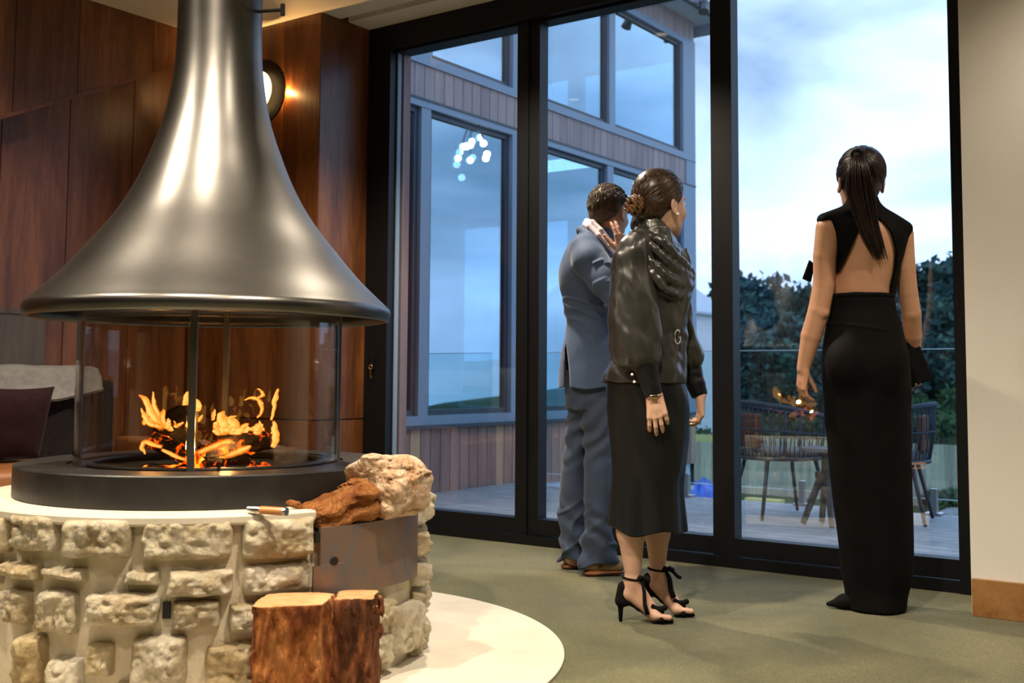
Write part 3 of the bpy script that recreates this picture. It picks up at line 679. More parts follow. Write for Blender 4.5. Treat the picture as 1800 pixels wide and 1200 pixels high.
# pale log on the right, brown split log to its left
zb = .468
t0, t1 = cyl(652, 850, .735)[0], cyl(716, 850, .735)[0]
a = np.array(cp(.730, t0, zb + .110)); b = np.array(cp(.738, t1, zb + .102)); b = a + (b - a) / np.linalg.norm(b - a) * .20
def biglog():
    S = SDF(.005); ax = frame_axes(b - a); d = ax[2]
    S.cone(a, b, .098, .098, 0, sq=((0, 0, 1), .96)).half(a + d * .0, -d - .25 * ax[1]).half(b + d * .02, d)
    Aa = np.array(ax)
    def dsp(x, y, z, f):
        u = Aa @ np.stack([x - a[0], y - a[1], z - a[2]], 0)
        return -.016 * fbm(u[0] * 17, u[1] * 17, u[2] * 7 + 3, 4) + .006 * (np.abs(vnoise(u[0] * 40, u[1] * 40, u[2] * 5)) < .08)
    S.disp(dsp); S.half((0, 0, zb + .001), (0, 0, -1)); return S.mesh()
tag(put('firewood_log', biglog(), M['palelog'], None, True), 'thick pale weathered log lying on the steel shelf of the hearth', 'log', 'loose firewood at the hearth')
def brownlog():
    S = SDF(.0045); p0 = np.array(cp(.690, cyl(574, 890, .69)[0], zb + .052)); p1 = np.array(cp(.700, cyl(634, 890, .70)[0], zb + .076))
    tip = np.array(cp(.672, cyl(512, 890, .672)[0], .533 + .014)); ax = frame_axes(p1 - p0)
    S.cone(p0, p1, .046, .072, 0, sq=((0, 0, 1), .92)).cone(p0, tip, .022, .010, .03).half(p1 + ax[2] * .035, ax[2] + .2 * ax[1])
    Aa = np.array(ax)
    def dsp(x, y, z, f):
        u = Aa @ np.stack([x - p0[0], y - p0[1], z - p0[2]], 0)
        return -.013 * fbm(u[0] * 24, u[1] * 24 + 4, u[2] * 8, 4) - .006 * np.sign(np.sin(u[1] * 120 + 4 * vnoise(u[0] * 20, u[2] * 12, u[1] * 0)))*.6
    S.disp(dsp); S.half((0, 0, zb + .001), (0, 0, -1)); return S.mesh()
tag(put('firewood_log', brownlog(), M['redlog'], None, True), 'smaller orange brown split log lying beside the pale log on the steel shelf', 'log', 'loose firewood at the hearth')
def standlog(x0, x1, ytop, R, seed, mt, lb, wedge):
    t, _ = cyl((x0 + x1) / 2, 1120, RH + .10); c = np.array(cp(RH + .035 + R, t, .0)); 
    dep = (CM.T @ (c - CO))[2]; hw = (x1 - x0) / 2 * dep / F - .005
    ztop = at((x0 + x1) / 2, ytop, dep)[2]
    cxy = at((x0 + x1) / 2, 1120, dep); S = SDF(.005)
    fr = CM[:, 2].copy(); fr[2] = 0; fr /= np.linalg.norm(fr); rt = np.array([fr[1], -fr[0], 0])
    # split-wedge section: rounded triangle pointing at the hearth
    S.loft([(.009, cxy[0], cxy[1], R, R), (ztop * .5, cxy[0], cxy[1], R * 1.02, R * 1.02), (ztop, cxy[0], cxy[1], R * .98, R * .98)])
    S.half(cxy + rt * hw, rt).half(cxy - rt * hw, -rt).half(cxy - fr * R * wedge, -fr + .25 * rt)
    def dsp(x, y, z, f):
        px = (x - cxy[0]) * rt[0] + (y - cxy[1]) * rt[1]; py = (x - cxy[0]) * fr[0] + (y - cxy[1]) * fr[1]
        side = np.clip((ztop - z) / .02, 0, 1)
        return -(.012 * fbm(px * 30 + seed, py * 30, z * 5 + seed, 4) + .007 * fbm(px * 60 + seed, py * 60, z * 26, 2)) * (.2 + .8 * side)
    S.disp(dsp); S.half((0, 0, .009), (0, 0, -1)).half((cxy[0], cxy[1], ztop), (-.05, .05, 1))
    o = tag(put('firewood_log', S.mesh(), [M[mt], M['endgrain']], None, True), lb, 'log', 'loose firewood at the hearth')
    for p in o.data.polygons:
        if p.normal.z > .75 and p.center.z > ztop * .9 - .009: p.material_index = 1
    return o
standlog(452, 579, 1052, .135, 3.1, 'redlogv', 'broad red brown split log standing upright against the stones', .72)
standlog(588, 664, 1044, .10, 8.7, 'darklog', 'narrow dark streaked split log standing upright beside the broad one', .75)
# lighter with a timber barrel on the slab
M['steel'] = plain('polished_steel', (.75, .73, .70), .18, 1); M['tan'] = wood('tan_handle', (.30, .11, .03), (.45, .18, .05), (.55, .25, .08), .4)
g0 = pl(437, 895, 2, .545); g1 = pl(504, 899, 2, .545); gm = g0 + (g1 - g0) * .33
lt = empty('gas_lighter', (*(g0[:2] + g1[:2]) / 2, .533)); tag(lt, 'small steel and tan timber stick lighter lying on the hearth slab', 'lighter')
put('steel_tip', tube([g0, gm], .0115, 14), M['steel'], lt); put('timber_grip', tube([gm, g0 + (g1 - g0) * .93], .0115, 14), M['tan'], lt); put('end_cap', tube([g0 + (g1 - g0) * .93, g1], .0118, 14), M['steel'], lt)
# ================================================================== SEATING AT THE LEFT WALL
M['leather'] = pm('tan_leather', [(.3, (.20, .075, .022)), (.7, (.30, .12, .038))], .5, scale=6, bmp=.15, bscale=120, bdist=.002)
M['sofa_dark'] = pm('dark_upholstery', [(.3, (.010, .008, .008)), (.7, (.020, .015, .014))], .9, scale=40, spec=.2)
M['maroon'] = pm('maroon_velvet', [(.3, (.014, .0035, .0045)), (.7, (.024, .006, .007))], .85, scale=60, bmp=.2, bscale=300, bdist=.001, sheen=.08, spec=.2)
M['blanket'] = pm('grey_wool', [(.3, (.19, .185, .175)), (.7, (.26, .25, .24))], .95, scale=30, bmp=.5, bscale=400, bdist=.002, sheen=.3, spec=.1)
M['cab'] = wood('grey_stained_timber', (.045, .035, .030), (.075, .058, .052), (.10, .08, .07), .6, 10)
def cushion(c, w, h, t, rx, ry, name, m, lab, cat, extra=0):
    """pillow: superellipse outline, thin at the seam"""
    n = 26; V = []; Fc = []
    for sgn in (1, -1):
        for i in range(n + 1):
            for j in range(n + 1):
                u = i / n * 2 - 1; v = j / n * 2 - 1
                th = ((1 - abs(u) ** 3.0) * (1 - abs(v) ** 3.0)) ** .55
                pinch = 1 - .07 * (1 - u * u) * abs(v) ** 3; pin2 = 1 - .07 * (1 - v * v) * abs(u) ** 3
                V.append((u * w / 2 * pin2, sgn * t / 2 * th + .006 * float(vnoise(np.array(u * 3.), np.array(v * 3.), np.array(sgn + 2.))) * th, v * h / 2 * pinch))
    for sgn in (0, 1):
        o = sgn * (n + 1) ** 2
        for i in range(n):
            for j in range(n):
                q = (o + i * (n + 1) + j, o + (i + 1) * (n + 1) + j, o + (i + 1) * (n + 1) + j + 1, o + i * (n + 1) + j + 1); Fc.append(q if sgn else q[::-1])
    V = np.array(V); Rm = np.array(Matrix.Rotation(ry, 3, 'Z') @ Matrix.Rotation(rx, 3, 'X')); V = V @ Rm.T + np.array(c)
    return tag(put(name, (V, Fc), m, None, True), lab, cat)
sf = empty('sofa', (-5.40, 3.2, 0)); tag(sf, 'low sofa with tan leather seat and dark back along the panelled wall', 'sofa')
put('plinth_base', box(-5.86, -5.02, 1.62, 3.98, 0, .12, .01), M['sofa_dark'], sf)
put('seat', box(-5.70, -4.98, 1.6, 2.79, .12, .46, .035), M['leather'], sf, True)
put('seat', box(-5.70, -4.98, 2.80, 3.99, .12, .46, .035), M['leather'], sf, True)
put('backrest', box(-5.90, -5.70, 1.6, 4.0, .12, .89, .04), M['sofa_dark'], sf, True)
put('armrest', box(-5.70, -4.99, 3.995, 4.14, .0, .56, .03), M['leather'], sf, True)
cc = at(48, 742, 5.75)
cushion((-5.47, cc[1] - .05, .46 + .205), .42, .40, .15, .30, PI / 2, 'cushion', M['maroon'], 'dark maroon square cushion leaning on the sofa back', 'cushion')
# throw blanket over the sofa back
def blanket():
    n, m = 46, 30; V = []; y0, y1 = 2.35, 3.86
    prof = [(-5.645, .76), (-5.66, .80), (-5.675, .84), (-5.69, .885), (-5.72, .93), (-5.79, .945), (-5.84, .94), (-5.87, .92)]
    pa = np.array(prof); s = np.linspace(0, 1, len(pa)); 
    for th in (0, .012):
        for i in range(n + 1):
            v = i / n; y = y0 + (y1 - y0) * v
            for j in range(m + 1):
                u = j / m; uu = u if v < .55 else u * (1 - 0 * v)
                lowcut = .0 if v < .8 else (v - .8) * 1.0
                q = lowcut + (1 - lowcut) * u
                x = np.interp(q, s, pa[:, 0]); z = np.interp(q, s, pa[:, 1])
                w = .016 * math.sin(y * 17 + 2 * math.sin(u * 4)) * (1 - .5 * u) + .014 * float(vnoise(np.array(y * 6.), np.array(u * 3.), np.array(1.5)))
                drop = -.05 * max(0, v - .62) / .38
                V.append((x + .03 + th * (1 - u) + abs(w), y, z + .012 + th + .6 * abs(w) * u + (drop if 0 else 0)))
    Fc = []; k = (n + 1) * (m + 1)
    for o in (0, k):
        for i in range(n):
            for j in range(m):
                a = o + i * (m + 1) + j; q = (a, a + 1, a + m + 2, a + m + 1); Fc.append(q if o else q[::-1])
    edge = [i * (m + 1) for i in range(n + 1)] + [n * (m + 1) + j for j in range(1, m + 1)] + [i * (m + 1) + m for i in range(n - 1, -1, -1)] + [j for j in range(m - 1, 0, -1)]
    for a, b in zip(edge, edge[1:] + edge[:1]): Fc.append((a, b, b + k, a + k))
    return np.array(V), Fc
tag(put('throw_blanket', blanket(), M['blanket'], None, True), 'pale grey wool throw draped over the sofa back', 'blanket')
cushion((-5.47, 2.72, .46 + .30), .52, .52, .16, .25, PI / 2 + .1, 'cushion', M['blanket'], 'light grey cushion at the near end of the sofa', 'cushion')
cb = empty('timber_cabinet', (-5.8, 3.0, 0)); tag(cb, 'grey stained timber cabinet end standing behind the sofa', 'cabinet')
c0 = pl(78, 600, 0, -5.905)
put('cabinet_body', box(-5.92, -5.902, 2.2, c0[1], .30, 1.26), M['cab'], cb); put('cabinet_top', box(-5.92, -5.895, 2.2, c0[1] + .01, 1.26, 1.29), M['cab'], cb)

# ================================================================== OUTSIDE: DECK AND BALUSTRADE
dk = st(put('deck', box(-5.72, 2.4, 5.30, 8.06, -.30, -.045), M['rubber']))
V, f = box(-4.06, 4.06, -.066, .066, -.014, .014); dkm = mesh('plank', V, f, M['deck'])
for i in range(20): link('plank', dkm, dk, np.array([-1.66, 5.30 + .069 + i * .138, -.024]) - orig(dk))
M['gedge'] = plain('glass_edge_glint', (.75, .88, .92), .2)  # pale strips on the glass edges; the light they catch is painted in
bs = empty('glass_balustrade', (-1.7, 8.03, 0)); tag(bs, 'frameless glass balustrade on steel spigots along the deck edge', 'balustrade')
for i in range(8):
    x = -5.64 + i * .945
    if i < 8: gpn = put('glass_panel', box(x + .015, x + .93, 8.024, 8.036, .10, 1.134), M['glass_clear'], bs); [put('edge_glint', box(x + .015, x + .93, 8.0235, 8.0365, z_, z_ + .006), M['gedge'], gpn) for z_ in (.095, 1.134)]
for i in range(8):
    for k_ in ((-4.94 + i * .945 + .0),):
        sgo = put('spigot', box(k_ - .022, k_ + .022, 8.005, 8.055, .004, .17, .003), M['steel_br'], bs)
        put('spigot_base', box(k_ - .055, k_ + .055, 7.975, 8.085, -.008, .005, .002), M['steel_br'], sgo)
# exterior reveal beside the left door leaf
st(put('trim_2', box(-4.66, -4.552, YG + .095, YG + .16, -.2, 3.3), M['clad']))

# ---- outdoor table and rope chairs
M['rope'] = pm('dark_rope', [(.3, (.022, .034, .052)), (.7, (.042, .060, .085))], .8, scale=120, bmp=.4, bscale=300)
M['chmetal'] = plain('dark_chair_leg', (.025, .035, .05), .45, .3); M['seatpad'] = pm('grey_seat_pad', [(.3, (.09, .10, .11)), (.7, (.12, .13, .14))], .9, scale=60)
M['pad'] = pm('rust_brown_pad', [(.3, (.13, .05, .03)), (.7, (.18, .075, .045))], .85, scale=60)
def rim(t, R, zb, zf):   # back at t = pi, open front at t = 0
    f_ = (1 - math.cos(t)) / 2; return np.array([R * math.cos(t), R * math.sin(t), zf + (zb - zf) * f_ ** .8])
def rope_chair(loc, rz, lab):
    o = empty('rope_armchair', loc, rz); tag(o, lab, 'chair', 'rope armchairs on the deck')
    ts = np.linspace(.62, 2 * PI - .62, 44); top = np.array([rim(t, .36, .775, .655) for t in ts])
    link('top_rail', mesh('top_rail', *tube(top, .017, 10), M['rope'], True), o)
    midr = np.array([rim(t, .355, .60, .55) for t in ts]); link('mid_rail', mesh('mid_rail', *tube(midr, .007, 6), M['rope'], True), o)
    seat = np.array([(.315 * math.cos(t), .315 * math.sin(t), .405) for t in np.linspace(0, 2 * PI, 49)[:-1]])
    link('seat_ring', mesh('seat_ring', *tube(seat, .014, 8, closed=True), M['chmetal'], True), o)
    L = []
    for i in range(1, 43):
        t = ts[i]; w = .022 * (1 if i % 2 else -1)
        L.append(tube([rim(t, .36, .775, .655), rim(t + w, .357, .60, .55), (.315 * math.cos(t), .315 * math.sin(t), .405)], .0048, 5))
    link('rope_weave', mesh('rope_weave', *joinvf(*L), M['rope'], True), o)
    for t in (.62, 2 * PI - .62, 1.9, 2 * PI - 1.9):
        link('upright', mesh('upright', *tube([rim(t, .36, .775, .655), (.315 * math.cos(t), .315 * math.sin(t), .405)], .015, 8), M['rope'], True), o)
    V, f = lathe([(.0001, .395), (.29, .395), (.305, .41), (.305, .44), (.28, .462), (.0001, .466)], (0, 0), 40); link('seat_pad', mesh('seat_pad', V, f, M['seatpad'], True), o)
    V, f = box(-.30, -.24, -.2, .2, .47, .70, .025); link('back_pad', mesh('back_pad', V, f, M['pad'], True), o)
    o.scale = (.85, .85, 1)
    for sx_, sy_ in ((1, 1), (1, -1), (-1, 1), (-1, -1)):
        link('leg', mesh('leg', *tube([(.20 * sx_, .20 * sy_, .40), (.30 * sx_, .30 * sy_, 0.012)], [.017, .013], 10), M['chmetal'], True), o)
    return o
DZ = -.010
rope_chair((-2.91, 7.25, DZ), math.radians(48), 'dark blue rope armchair facing the table, beside the black door post')
rope_chair((-2.25, 7.45, DZ), math.radians(190), 'dark blue rope armchair nearer the cream plaster wall, across the table')
ot = empty('outdoor_table', (-2.50, 7.0, DZ)); tag(ot, 'small low round side table with splayed legs between the rope armchairs', 'table')
tc0 = np.array([-2.50, 7.0])
tl = lambda pr: lathe(pr, tc0, 40)
put('table_top', tl([(.0001, .46), (.155, .46), (.16, .466), (.16, .48), (.155, .485), (.0001, .485)]), M['seatpad'], ot)
put('pedestal', tl([(.0001, .28), (.03, .28), (.03, .46), (.0001, .46)]), M['chmetal'], ot); put('collar', tl([(.0001, .29), (.07, .29), (.07, .33), (.0001, .33)]), M['chmetal'], ot)
for q in range(4):
    a = .55 + q * PI / 2; put('leg', tube([(tc0[0] + .03 * math.cos(a), tc0[1] + .03 * math.sin(a), .31), (tc0[0] + .15 * math.cos(a), tc0[1] + .15 * math.sin(a), DZ + .012)], [.026, .02], 8), M['chmetal'], ot)

# ================================================================== OUTSIDE: THE WING ACROSS THE DECK
XW = XL; Y0, Y1 = 5.42, 11.74
wg = empty('building_wing', (XW - 1, 8.5, 0)); tag(wg, 'two storey wing with vertical timber boards and large grey framed windows', 'building')
M['wint'] = pm('wing_plaster', [(.3, (.40, .45, .50)), (.7, (.46, .51, .56))], .9, scale=3)
M['slate'] = plain('wing_floor', (.16, .16, .17), .5)
XE = XW - 4.2
put('wall_core', joinvf(box(XW - .16, XW - .03, Y0, Y1, -.35, .535), box(XW - .16, XW - .03, Y0, Y1, 3.165, 3.446), box(XW - .16, XW - .03, Y0, Y1, 4.86, 5.12), box(XW - .16, XW - .03, 8.10, 8.50, .535, 4.86), box(XW - .16, XW - .03, Y0, 5.70, .535, 4.86)), M['wint'], wg)
put('interior_floor', joinvf(box(XE, XW - .16, Y0, Y1, -.3, 0), box(XE, XW - .16, Y0, Y1, 3.17, 3.42)), M['slate'], wg)
put('interior_ceiling', joinvf(box(XE, XW - .16, Y0, Y1, 3.10, 3.165), box(XE, XW - .16, Y0, Y1, 4.95, 5.10)), M['wint'], wg)
put('interior_wall', joinvf(box(XE, XE + .1, Y0, Y1, 0, .5), box(XE, XE + .1, Y0, 7.0, 0, 5.0), box(XE, XE + .1, 8.6, 8.9, 0, 5.0), box(XE, XE + .1, 10.6, 10.9, 0, 5.0), box(XE, XE + .1, Y0, Y1, 2.8, 3.8), box(XE, XE + .1, Y0, Y1, 4.7, 5.0), box(XE, XW - .16, Y0 - .1, Y0, -.3, 5.1)), M['wint'], wg)
put('end_wall', joinvf(box(XE, XW - .03, Y1 - .1, Y1, -.3, .55), box(XE, XW - .03, Y1 - .1, Y1, 2.9, 3.5), box(XE, XW - .03, Y1 - .1, Y1, 4.7, 5.1), box(XE, XE + .8, Y1 - .1, Y1, 0, 5.1), box(XW - 1.7, XW - 1.5, Y1 - .1, Y1, 0, 5.1)), M['wint'], wg)
bw = .1262
def boards(z0, z1, ya, yb, mt='clad'):
    V, f = box(-.014, .014, -bw / 2 + .004, bw / 2 - .004, 0, z1 - z0, .0025); me = mesh('board', V, f, M[mt])
    n = int(round((yb - ya) / bw))
    for i in range(n): link('board', me, wg, np.array([XW - .012, ya + (i + .5) * bw, z0]) - orig(wg))
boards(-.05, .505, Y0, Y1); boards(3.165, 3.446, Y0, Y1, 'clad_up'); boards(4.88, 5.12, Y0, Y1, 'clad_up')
def wwindow(ya, yb, z0, z1, mull, name='window'):
    w_ = put(name, joinvf(box(XW - .10, XW + .012, ya, ya + .07, z0, z1), box(XW - .10, XW + .012, yb - .07, yb, z0, z1), box(XW - .10, XW + .012, ya + .07, yb - .07, z0, z0 + .075), box(XW - .10, XW + .012, ya + .07, yb - .07, z1 - .07, z1)), M['alu_grey'], wg)
    ed = [ya + .07] + [q for m_ in mull for q in (m_ - .06, m_ + .06)] + [yb - .07]
    for m_ in mull: put('mullion', box(XW - .09, XW + .005, m_ - .06, m_ + .06, z0 + .075, z1 - .07), M['alu_grey'], w_)
    for a, b in zip(ed[::2], ed[1::2]):
        put('sash', joinvf(box(XW - .085, XW - .03, a, a + .05, z0 + .075, z1 - .07), box(XW - .085, XW - .03, b - .05, b, z0 + .075, z1 - .07), box(XW - .085, XW - .03, a + .05, b - .05, z0 + .075, z0 + .12), box(XW - .085, XW - .03, a + .05, b - .05, z1 - .115, z1 - .07)), M['alu_dark'], w_)
        put('pane', box(XW - .060, XW - .052, a + .05, b - .05, z0 + .12, z1 - .115), M['bglass'], w_)
wwindow(5.70, 8.10, .535, 3.165, [6.83]); wwindow(8.50, 11.50, .535, 3.165, [9.78])
wwindow(5.70, 8.10, 3.446, 4.88, [6.83]); wwindow(8.50, 11.50, 3.446, 4.88, [9.82])
put('sill', box(XW - .02, XW + .04, Y0, Y1, .505, .535), M['alu_dark'], wg); put('flashing', box(XW - .02, XW + .02, Y0, Y1, 3.150, 3.168), M['alu_dark'], wg); put('flashing', box(XW - .02, XW + .02, Y0, Y1, 3.444, 3.456), M['alu_grey'], wg)
put('corner_trim', box(XW - .16, XW + .012, 11.50, Y1, .535, 4.88), M['alu_grey'], wg)
put('roof', box(XE - .4, XW + .32, Y0 - .2, Y1 + .15, 5.12, 5.20), M['wint'], wg); put('gutter', box(XW + .30, XW + .36, Y0 - .2, Y1 + .18, 5.08, 5.22), M['alu_dark'], wg)
put('fascia', box(XE - .4, XW + .36, Y1 + .12, Y1 + .18, 5.0, 5.22), M['alu_grey'], wg)
wlp = pl(1236, 12, 2, 5.06)
el = empty('eave_light', (wlp[0], wlp[1], 5.12)); tag(el, 'small dark spotlight fixed under the eave of the timber wing', 'light')
put('mount', lathe([(.0001, 5.08), (.05, 5.08), (.05, 5.12), (.0001, 5.12)], wlp[:2], 20), M['alu_dark'], el); put('spot_head', tube([(wlp[0], wlp[1], 5.08), (wlp[0] + .02, wlp[1] - .03, 4.99)], [.045, .06], 16), M['alu_dark'], el)
# pendant of glass globes and flat panel lamps inside the wing
M['globe'] = emit('lit_globe', (1, .98, .92), 5.0)
gp = at(836, 240, 9.6); ch = empty('globe_chandelier', (gp[0], gp[1], 3.10)); tag(ch, 'ring chandelier of small lit glass globes hanging inside the wing', 'chandelier')
gl_px = [(829, 249), (843, 242), (856, 271), (854, 278), (831, 277), (808, 268), (803, 289), (812, 312), (820, 257), (850, 252)]
for i, (x, y) in enumerate(gl_px):
    p = at(x, y, 9.6 + .12 * math.sin(i * 2.1)); g_ = put('globe', (lambda c: (np.array([(c[0] + .032 * math.cos(a) * math.sin(b), c[1] + .032 * math.sin(a) * math.sin(b), c[2] + .032 * math.cos(b)) for b in np.linspace(.01, PI - .01, 9) for a in np.linspace(0, 2 * PI, 13)[:-1]]), [(i_ * 12 + j, i_ * 12 + (j + 1) % 12, (i_ + 1) * 12 + (j + 1) % 12, (i_ + 1) * 12 + j) for i_ in range(8) for j in range(12)]))(p), M['globe'], ch, True)
    put('wire', tube([(p[0], p[1], p[2] + .03), (gp[0] + (p[0] - gp[0]) * .3, gp[1] + (p[1] - gp[1]) * .3, 3.10)], .003, 5), M['alu_dark'], ch)
p_ = pl(985, 290, 2, 3.09); tag(put('panel_lamp', box(p_[0] - .30, p_[0] + .30, p_[1] - .22, p_[1] + .22, 3.078, 3.10, .004), M['globe']), 'flat lit ceiling panel lamp in the lower storey of the wing', 'lamp')
p_ = pl(1135, 37, 2, 4.94); tag(put('panel_lamp', box(p_[0] - .12, p_[0] + .12, p_[1] - .1, p_[1] + .1, 4.93, 4.95, .004), M['globe']), 'small lit ceiling panel lamp in the upper storey of the wing', 'lamp')

# ================================================================== OUTSIDE: GARDEN, FENCE, TREES
M['grass'] = pm('damp_grass', [(.3, (.035, .055, .022)), (.5, (.06, .085, .035)), (.7, (.11, .12, .07))], .95, scale=.35, detail=6, spec=.1)
gx = np.linspace(-90, 40, 66); gy = np.concatenate([np.linspace(8.4, 60, 40), np.linspace(64, 190, 26)])
GX, GY = np.meshgrid(gx, gy, indexing='ij')
def ground(x, y):
    z = np.where(y < 44, -3.7 + 0 * y, np.where(y < 62, -3.7 + (y - 44) * .137, -1.23 + (y - 62) * .075))
    return z + .25 * vnoise(np.asarray(x) * .08, np.asarray(y) * .08, np.asarray(x) * 0 + .5) * np.clip((np.asarray(y) - 44) / 20, 0, 1)
GZ = ground(GX, GY); V = np.stack([GX, GY, GZ], -1).reshape(-1, 3); ny = len(gy)
st(put('ground', (V, [(i * ny + j, (i + 1) * ny + j, (i + 1) * ny + j + 1, i * ny + j + 1) for i in range(len(gx) - 1) for j in range(ny - 1)]), M['grass'], None, True))
M['road'] = pm('pale_gravel', [(.3, (.26, .27, .27)), (.7, (.34, .35, .35))], .9, scale=2)
rv = []
for i in range(30):
    x = -46 + i * 1.9
    for yy in (45.5, 51): rv.append((x, yy + .04 * x, float(ground(np.array(x), np.array(yy + .04 * x))) + .06))
st(put('gravel_path', (np.array(rv), [(2 * i, 2 * i + 2, 2 * i + 3, 2 * i + 1) for i in range(29)]), M['road']))
M['paling'] = wood('pale_paling', (.34, .29, .19), (.45, .39, .27), (.54, .48, .35), .8, 3, [(0, (.66, .66, .66)), (1, (1.15, 1.15, 1.1))], 0, .1)
fn = empty('paling_fence', (-14, 41.9, -3.7)); tag(fn, 'long pale timber paling fence on the lower ground beyond the deck', 'fence')
V, f = box(-.074, .074, -.012, .012, 0, 2.25); pme = mesh('paling', V, f, M['paling'])
fx = np.arange(-31, -2, .160); fx_v = [x for x in fx if -21.5 < x < -8.2]
for x in fx_v: link('paling', pme, fn, np.array([x, 41.9 + random.uniform(-.004, .004), -3.65 + random.uniform(-.015, .015)]) - orig(fn))
put('fence_rail', box(-21.6, -8.1, 41.92, 41.98, -3.2, -3.1), M['paling'], fn); put('fence_rail', box(-21.6, -8.1, 41.92, 41.98, -1.7, -1.6), M['paling'], fn)
# neighbour's white house
nh0 = at(1240, 640, 50); M['hroof'] = plain('pale_metal_roof', (.45, .50, .55), .5)
nh = empty('white_house', (nh0[0] - 3, nh0[1] + 3, -2.3)); tag(nh, 'white weatherboard house with a pale gabled roof across the garden', 'house')
Ya, Yb = 42.6, 50; _r = ray(1274, 640); X1_ = _r[0] / _r[1] * Yb; X0_ = X1_ - 6
zt = at(1240, 553, 54)[2]; zp = at(1215, 512, 55)[2]
put('wall', box(X0_, X1_, Ya, Yb, -3, zt), M['white'], nh); put('gable', prism([(X0_, zt), (X1_, zt), ((X0_ + X1_) / 2, zp + 1.0)], 1, Ya, Yb), M['white'], nh)
put('roof', joinvf(prism([(X1_ + .3, zt - .12), (X1_ + .3, zt), ((X0_ + X1_) / 2, zp + 1.15), ((X0_ + X1_) / 2, zp + 1.0)], 1, Ya - .3, Yb + .3), prism([(X0_ - .3, zt - .12), (X0_ - .3, zt), ((X0_ + X1_) / 2, zp + 1.15), ((X0_ + X1_) / 2, zp + 1.0)], 1, Ya - .3, Yb + .3)), M['hroof'], nh)
for i in range(9): put('batten', box(X1_ - .05 - i * .62, X1_ + .02 - i * .62, Ya - .05, Ya, -3, zt), M['white'], nh)
put('window', box(X1_ - 2.4, X1_ - 1.2, Ya - .06, Ya, .6, 2.0), M['alu_dark'], nh)
# building-site odds and ends below the deck
M['tarp'] = pm('blue_tarpaulin', [(.3, (.03, .09, .42)), (.7, (.06, .17, .62))], .45, scale=3); M['yellow'] = plain('yellow_timber', (.60, .50, .16), .7)
def heap(c, r, h, seed):
    n, m = 24, 9; V = [(c[0], c[1], c[2] + h)]; Fc = []
    for j in range(1, m + 1):
        for i in range(n):
            a = 2 * PI * i / n; q = j / m; w = 1 + .18 * float(vnoise(np.array(math.cos(a) * 2 + seed), np.array(math.sin(a) * 2.), np.array(q * 3)))
            V.append((c[0] + r * q * w * math.cos(a), c[1] + r * q * w * math.sin(a), c[2] + h * (1 - q ** 1.6) * w + .1 * float(vnoise(np.array(a * 3), np.array(q * 5.), np.array(seed)))*(1-q)))
    for i in range(n): Fc.append((0, 1 + i, 1 + (i + 1) % n))
    for j in range(m - 1):
        for i in range(n): a = 1 + j * n; Fc.append((a + i, a + n + i, a + n + (i + 1) % n, a + (i + 1) % n))
    return np.array(V), Fc
tpc = at(1226, 868, 30); tpc[2] = -3.7; tag(put('tarpaulin_heap', heap(tpc, 1.3, 1.8, 2.), M['tarp'], None, False), 'heap covered with a bright blue tarpaulin below the deck', 'tarpaulin')
yb_ = at(1238, 770, 33); tr_ = empty('timber_trestle', (yb_[0], yb_[1], -3.7)); tag(tr_, 'pale yellow beam on trestle posts behind the blue tarpaulin', 'trestle')
put('beam', box(yb_[0] - .7, yb_[0] + .9, yb_[1] - .1, yb_[1] + .1, yb_[2] - .1, yb_[2] + .1), M['yellow'], tr_)
for dx in (-.5, .6): put('post', box(yb_[0] + dx - .07, yb_[0] + dx + .07, yb_[1] - .07, yb_[1] + .07, -3.7, yb_[2] - .1), M['alu_dark'], tr_)
yk = pl(1335, 878, 2, -3.5); tag(put('sawhorse_plank', box(yk[0] - .5, yk[0] + .9, yk[1] - .2, yk[1] + .2, -3.7, -3.45, .02), M['yellow']), 'yellow plank lying on the ground below the rope armchair', 'plank')
M['rock'] = pm('grey_rock', [(.3, (.12, .13, .13)), (.7, (.24, .25, .25))], .9, scale=3, bmp=.6, bscale=8)
# ---- trees and shrubs
M['leaf'] = pm('haze_tinted_foliage', [(.3, (.018, .052, .052)), (.5, (.040, .092, .086)), (.72, (.085, .15, .125))], .85, scale=1.2, rnd=True, spec=.2, tint=[(0, (.7, .8, .9)), (1, (1.15, 1.1, .9))])  # far haze and blue daylight are mixed into the leaf colour
M['leaf2'] = pm('light_foliage', [(.3, (.035, .075, .03)), (.7, (.10, .16, .06))], .85, scale=1.5, rnd=True, spec=.2)
M['bark'] = pm('grey_bark', [(.3, (.05, .045, .04)), (.7, (.10, .09, .08))], .9, scale=5)
def crown(nclump, nleaf, rx, rz, seed, ls):
    r = np.random.RandomState(seed); C_ = r.randn(nclump, 3); C_ /= np.linalg.norm(C_, axis=1)[:, None]; C_ *= (r.rand(nclump, 1) ** .5) * .8
    C_ *= np.array([rx, rx, rz]); P_ = C_[r.randint(nclump, size=nleaf)] + r.randn(nleaf, 3) * np.array([rx, rx, rz]) * .14
    a = r.randn(nleaf, 3); a /= np.linalg.norm(a, axis=1)[:, None]; b = np.cross(a, r.randn(nleaf, 3)); b /= np.linalg.norm(b, axis=1)[:, None]; s = ls * (.6 + .8 * r.rand(nleaf, 1))
    V = np.stack([P_ - a * s, P_ + b * s * .55, P_ + a * s, P_ - b * s * .55], 1).reshape(-1, 3); return V, np.arange(nleaf * 4).reshape(-1, 4)
CR = [mesh('crown', *crown(26, 2600, 2.6, 3.4, s_, .34), M['leaf']) for s_ in (1, 2, 3)]
SH = [mesh('foliage', *crown(14, 900, .9, .7, s_, .13), M['leaf2']) for s_ in (11, 12)]
tk = mesh('trunk', *tube([(0, 0, 0), (.1, 0, 2.0), (.05, .1, 4.5)], [.28, .2, .1], 8), M['bark'], True)
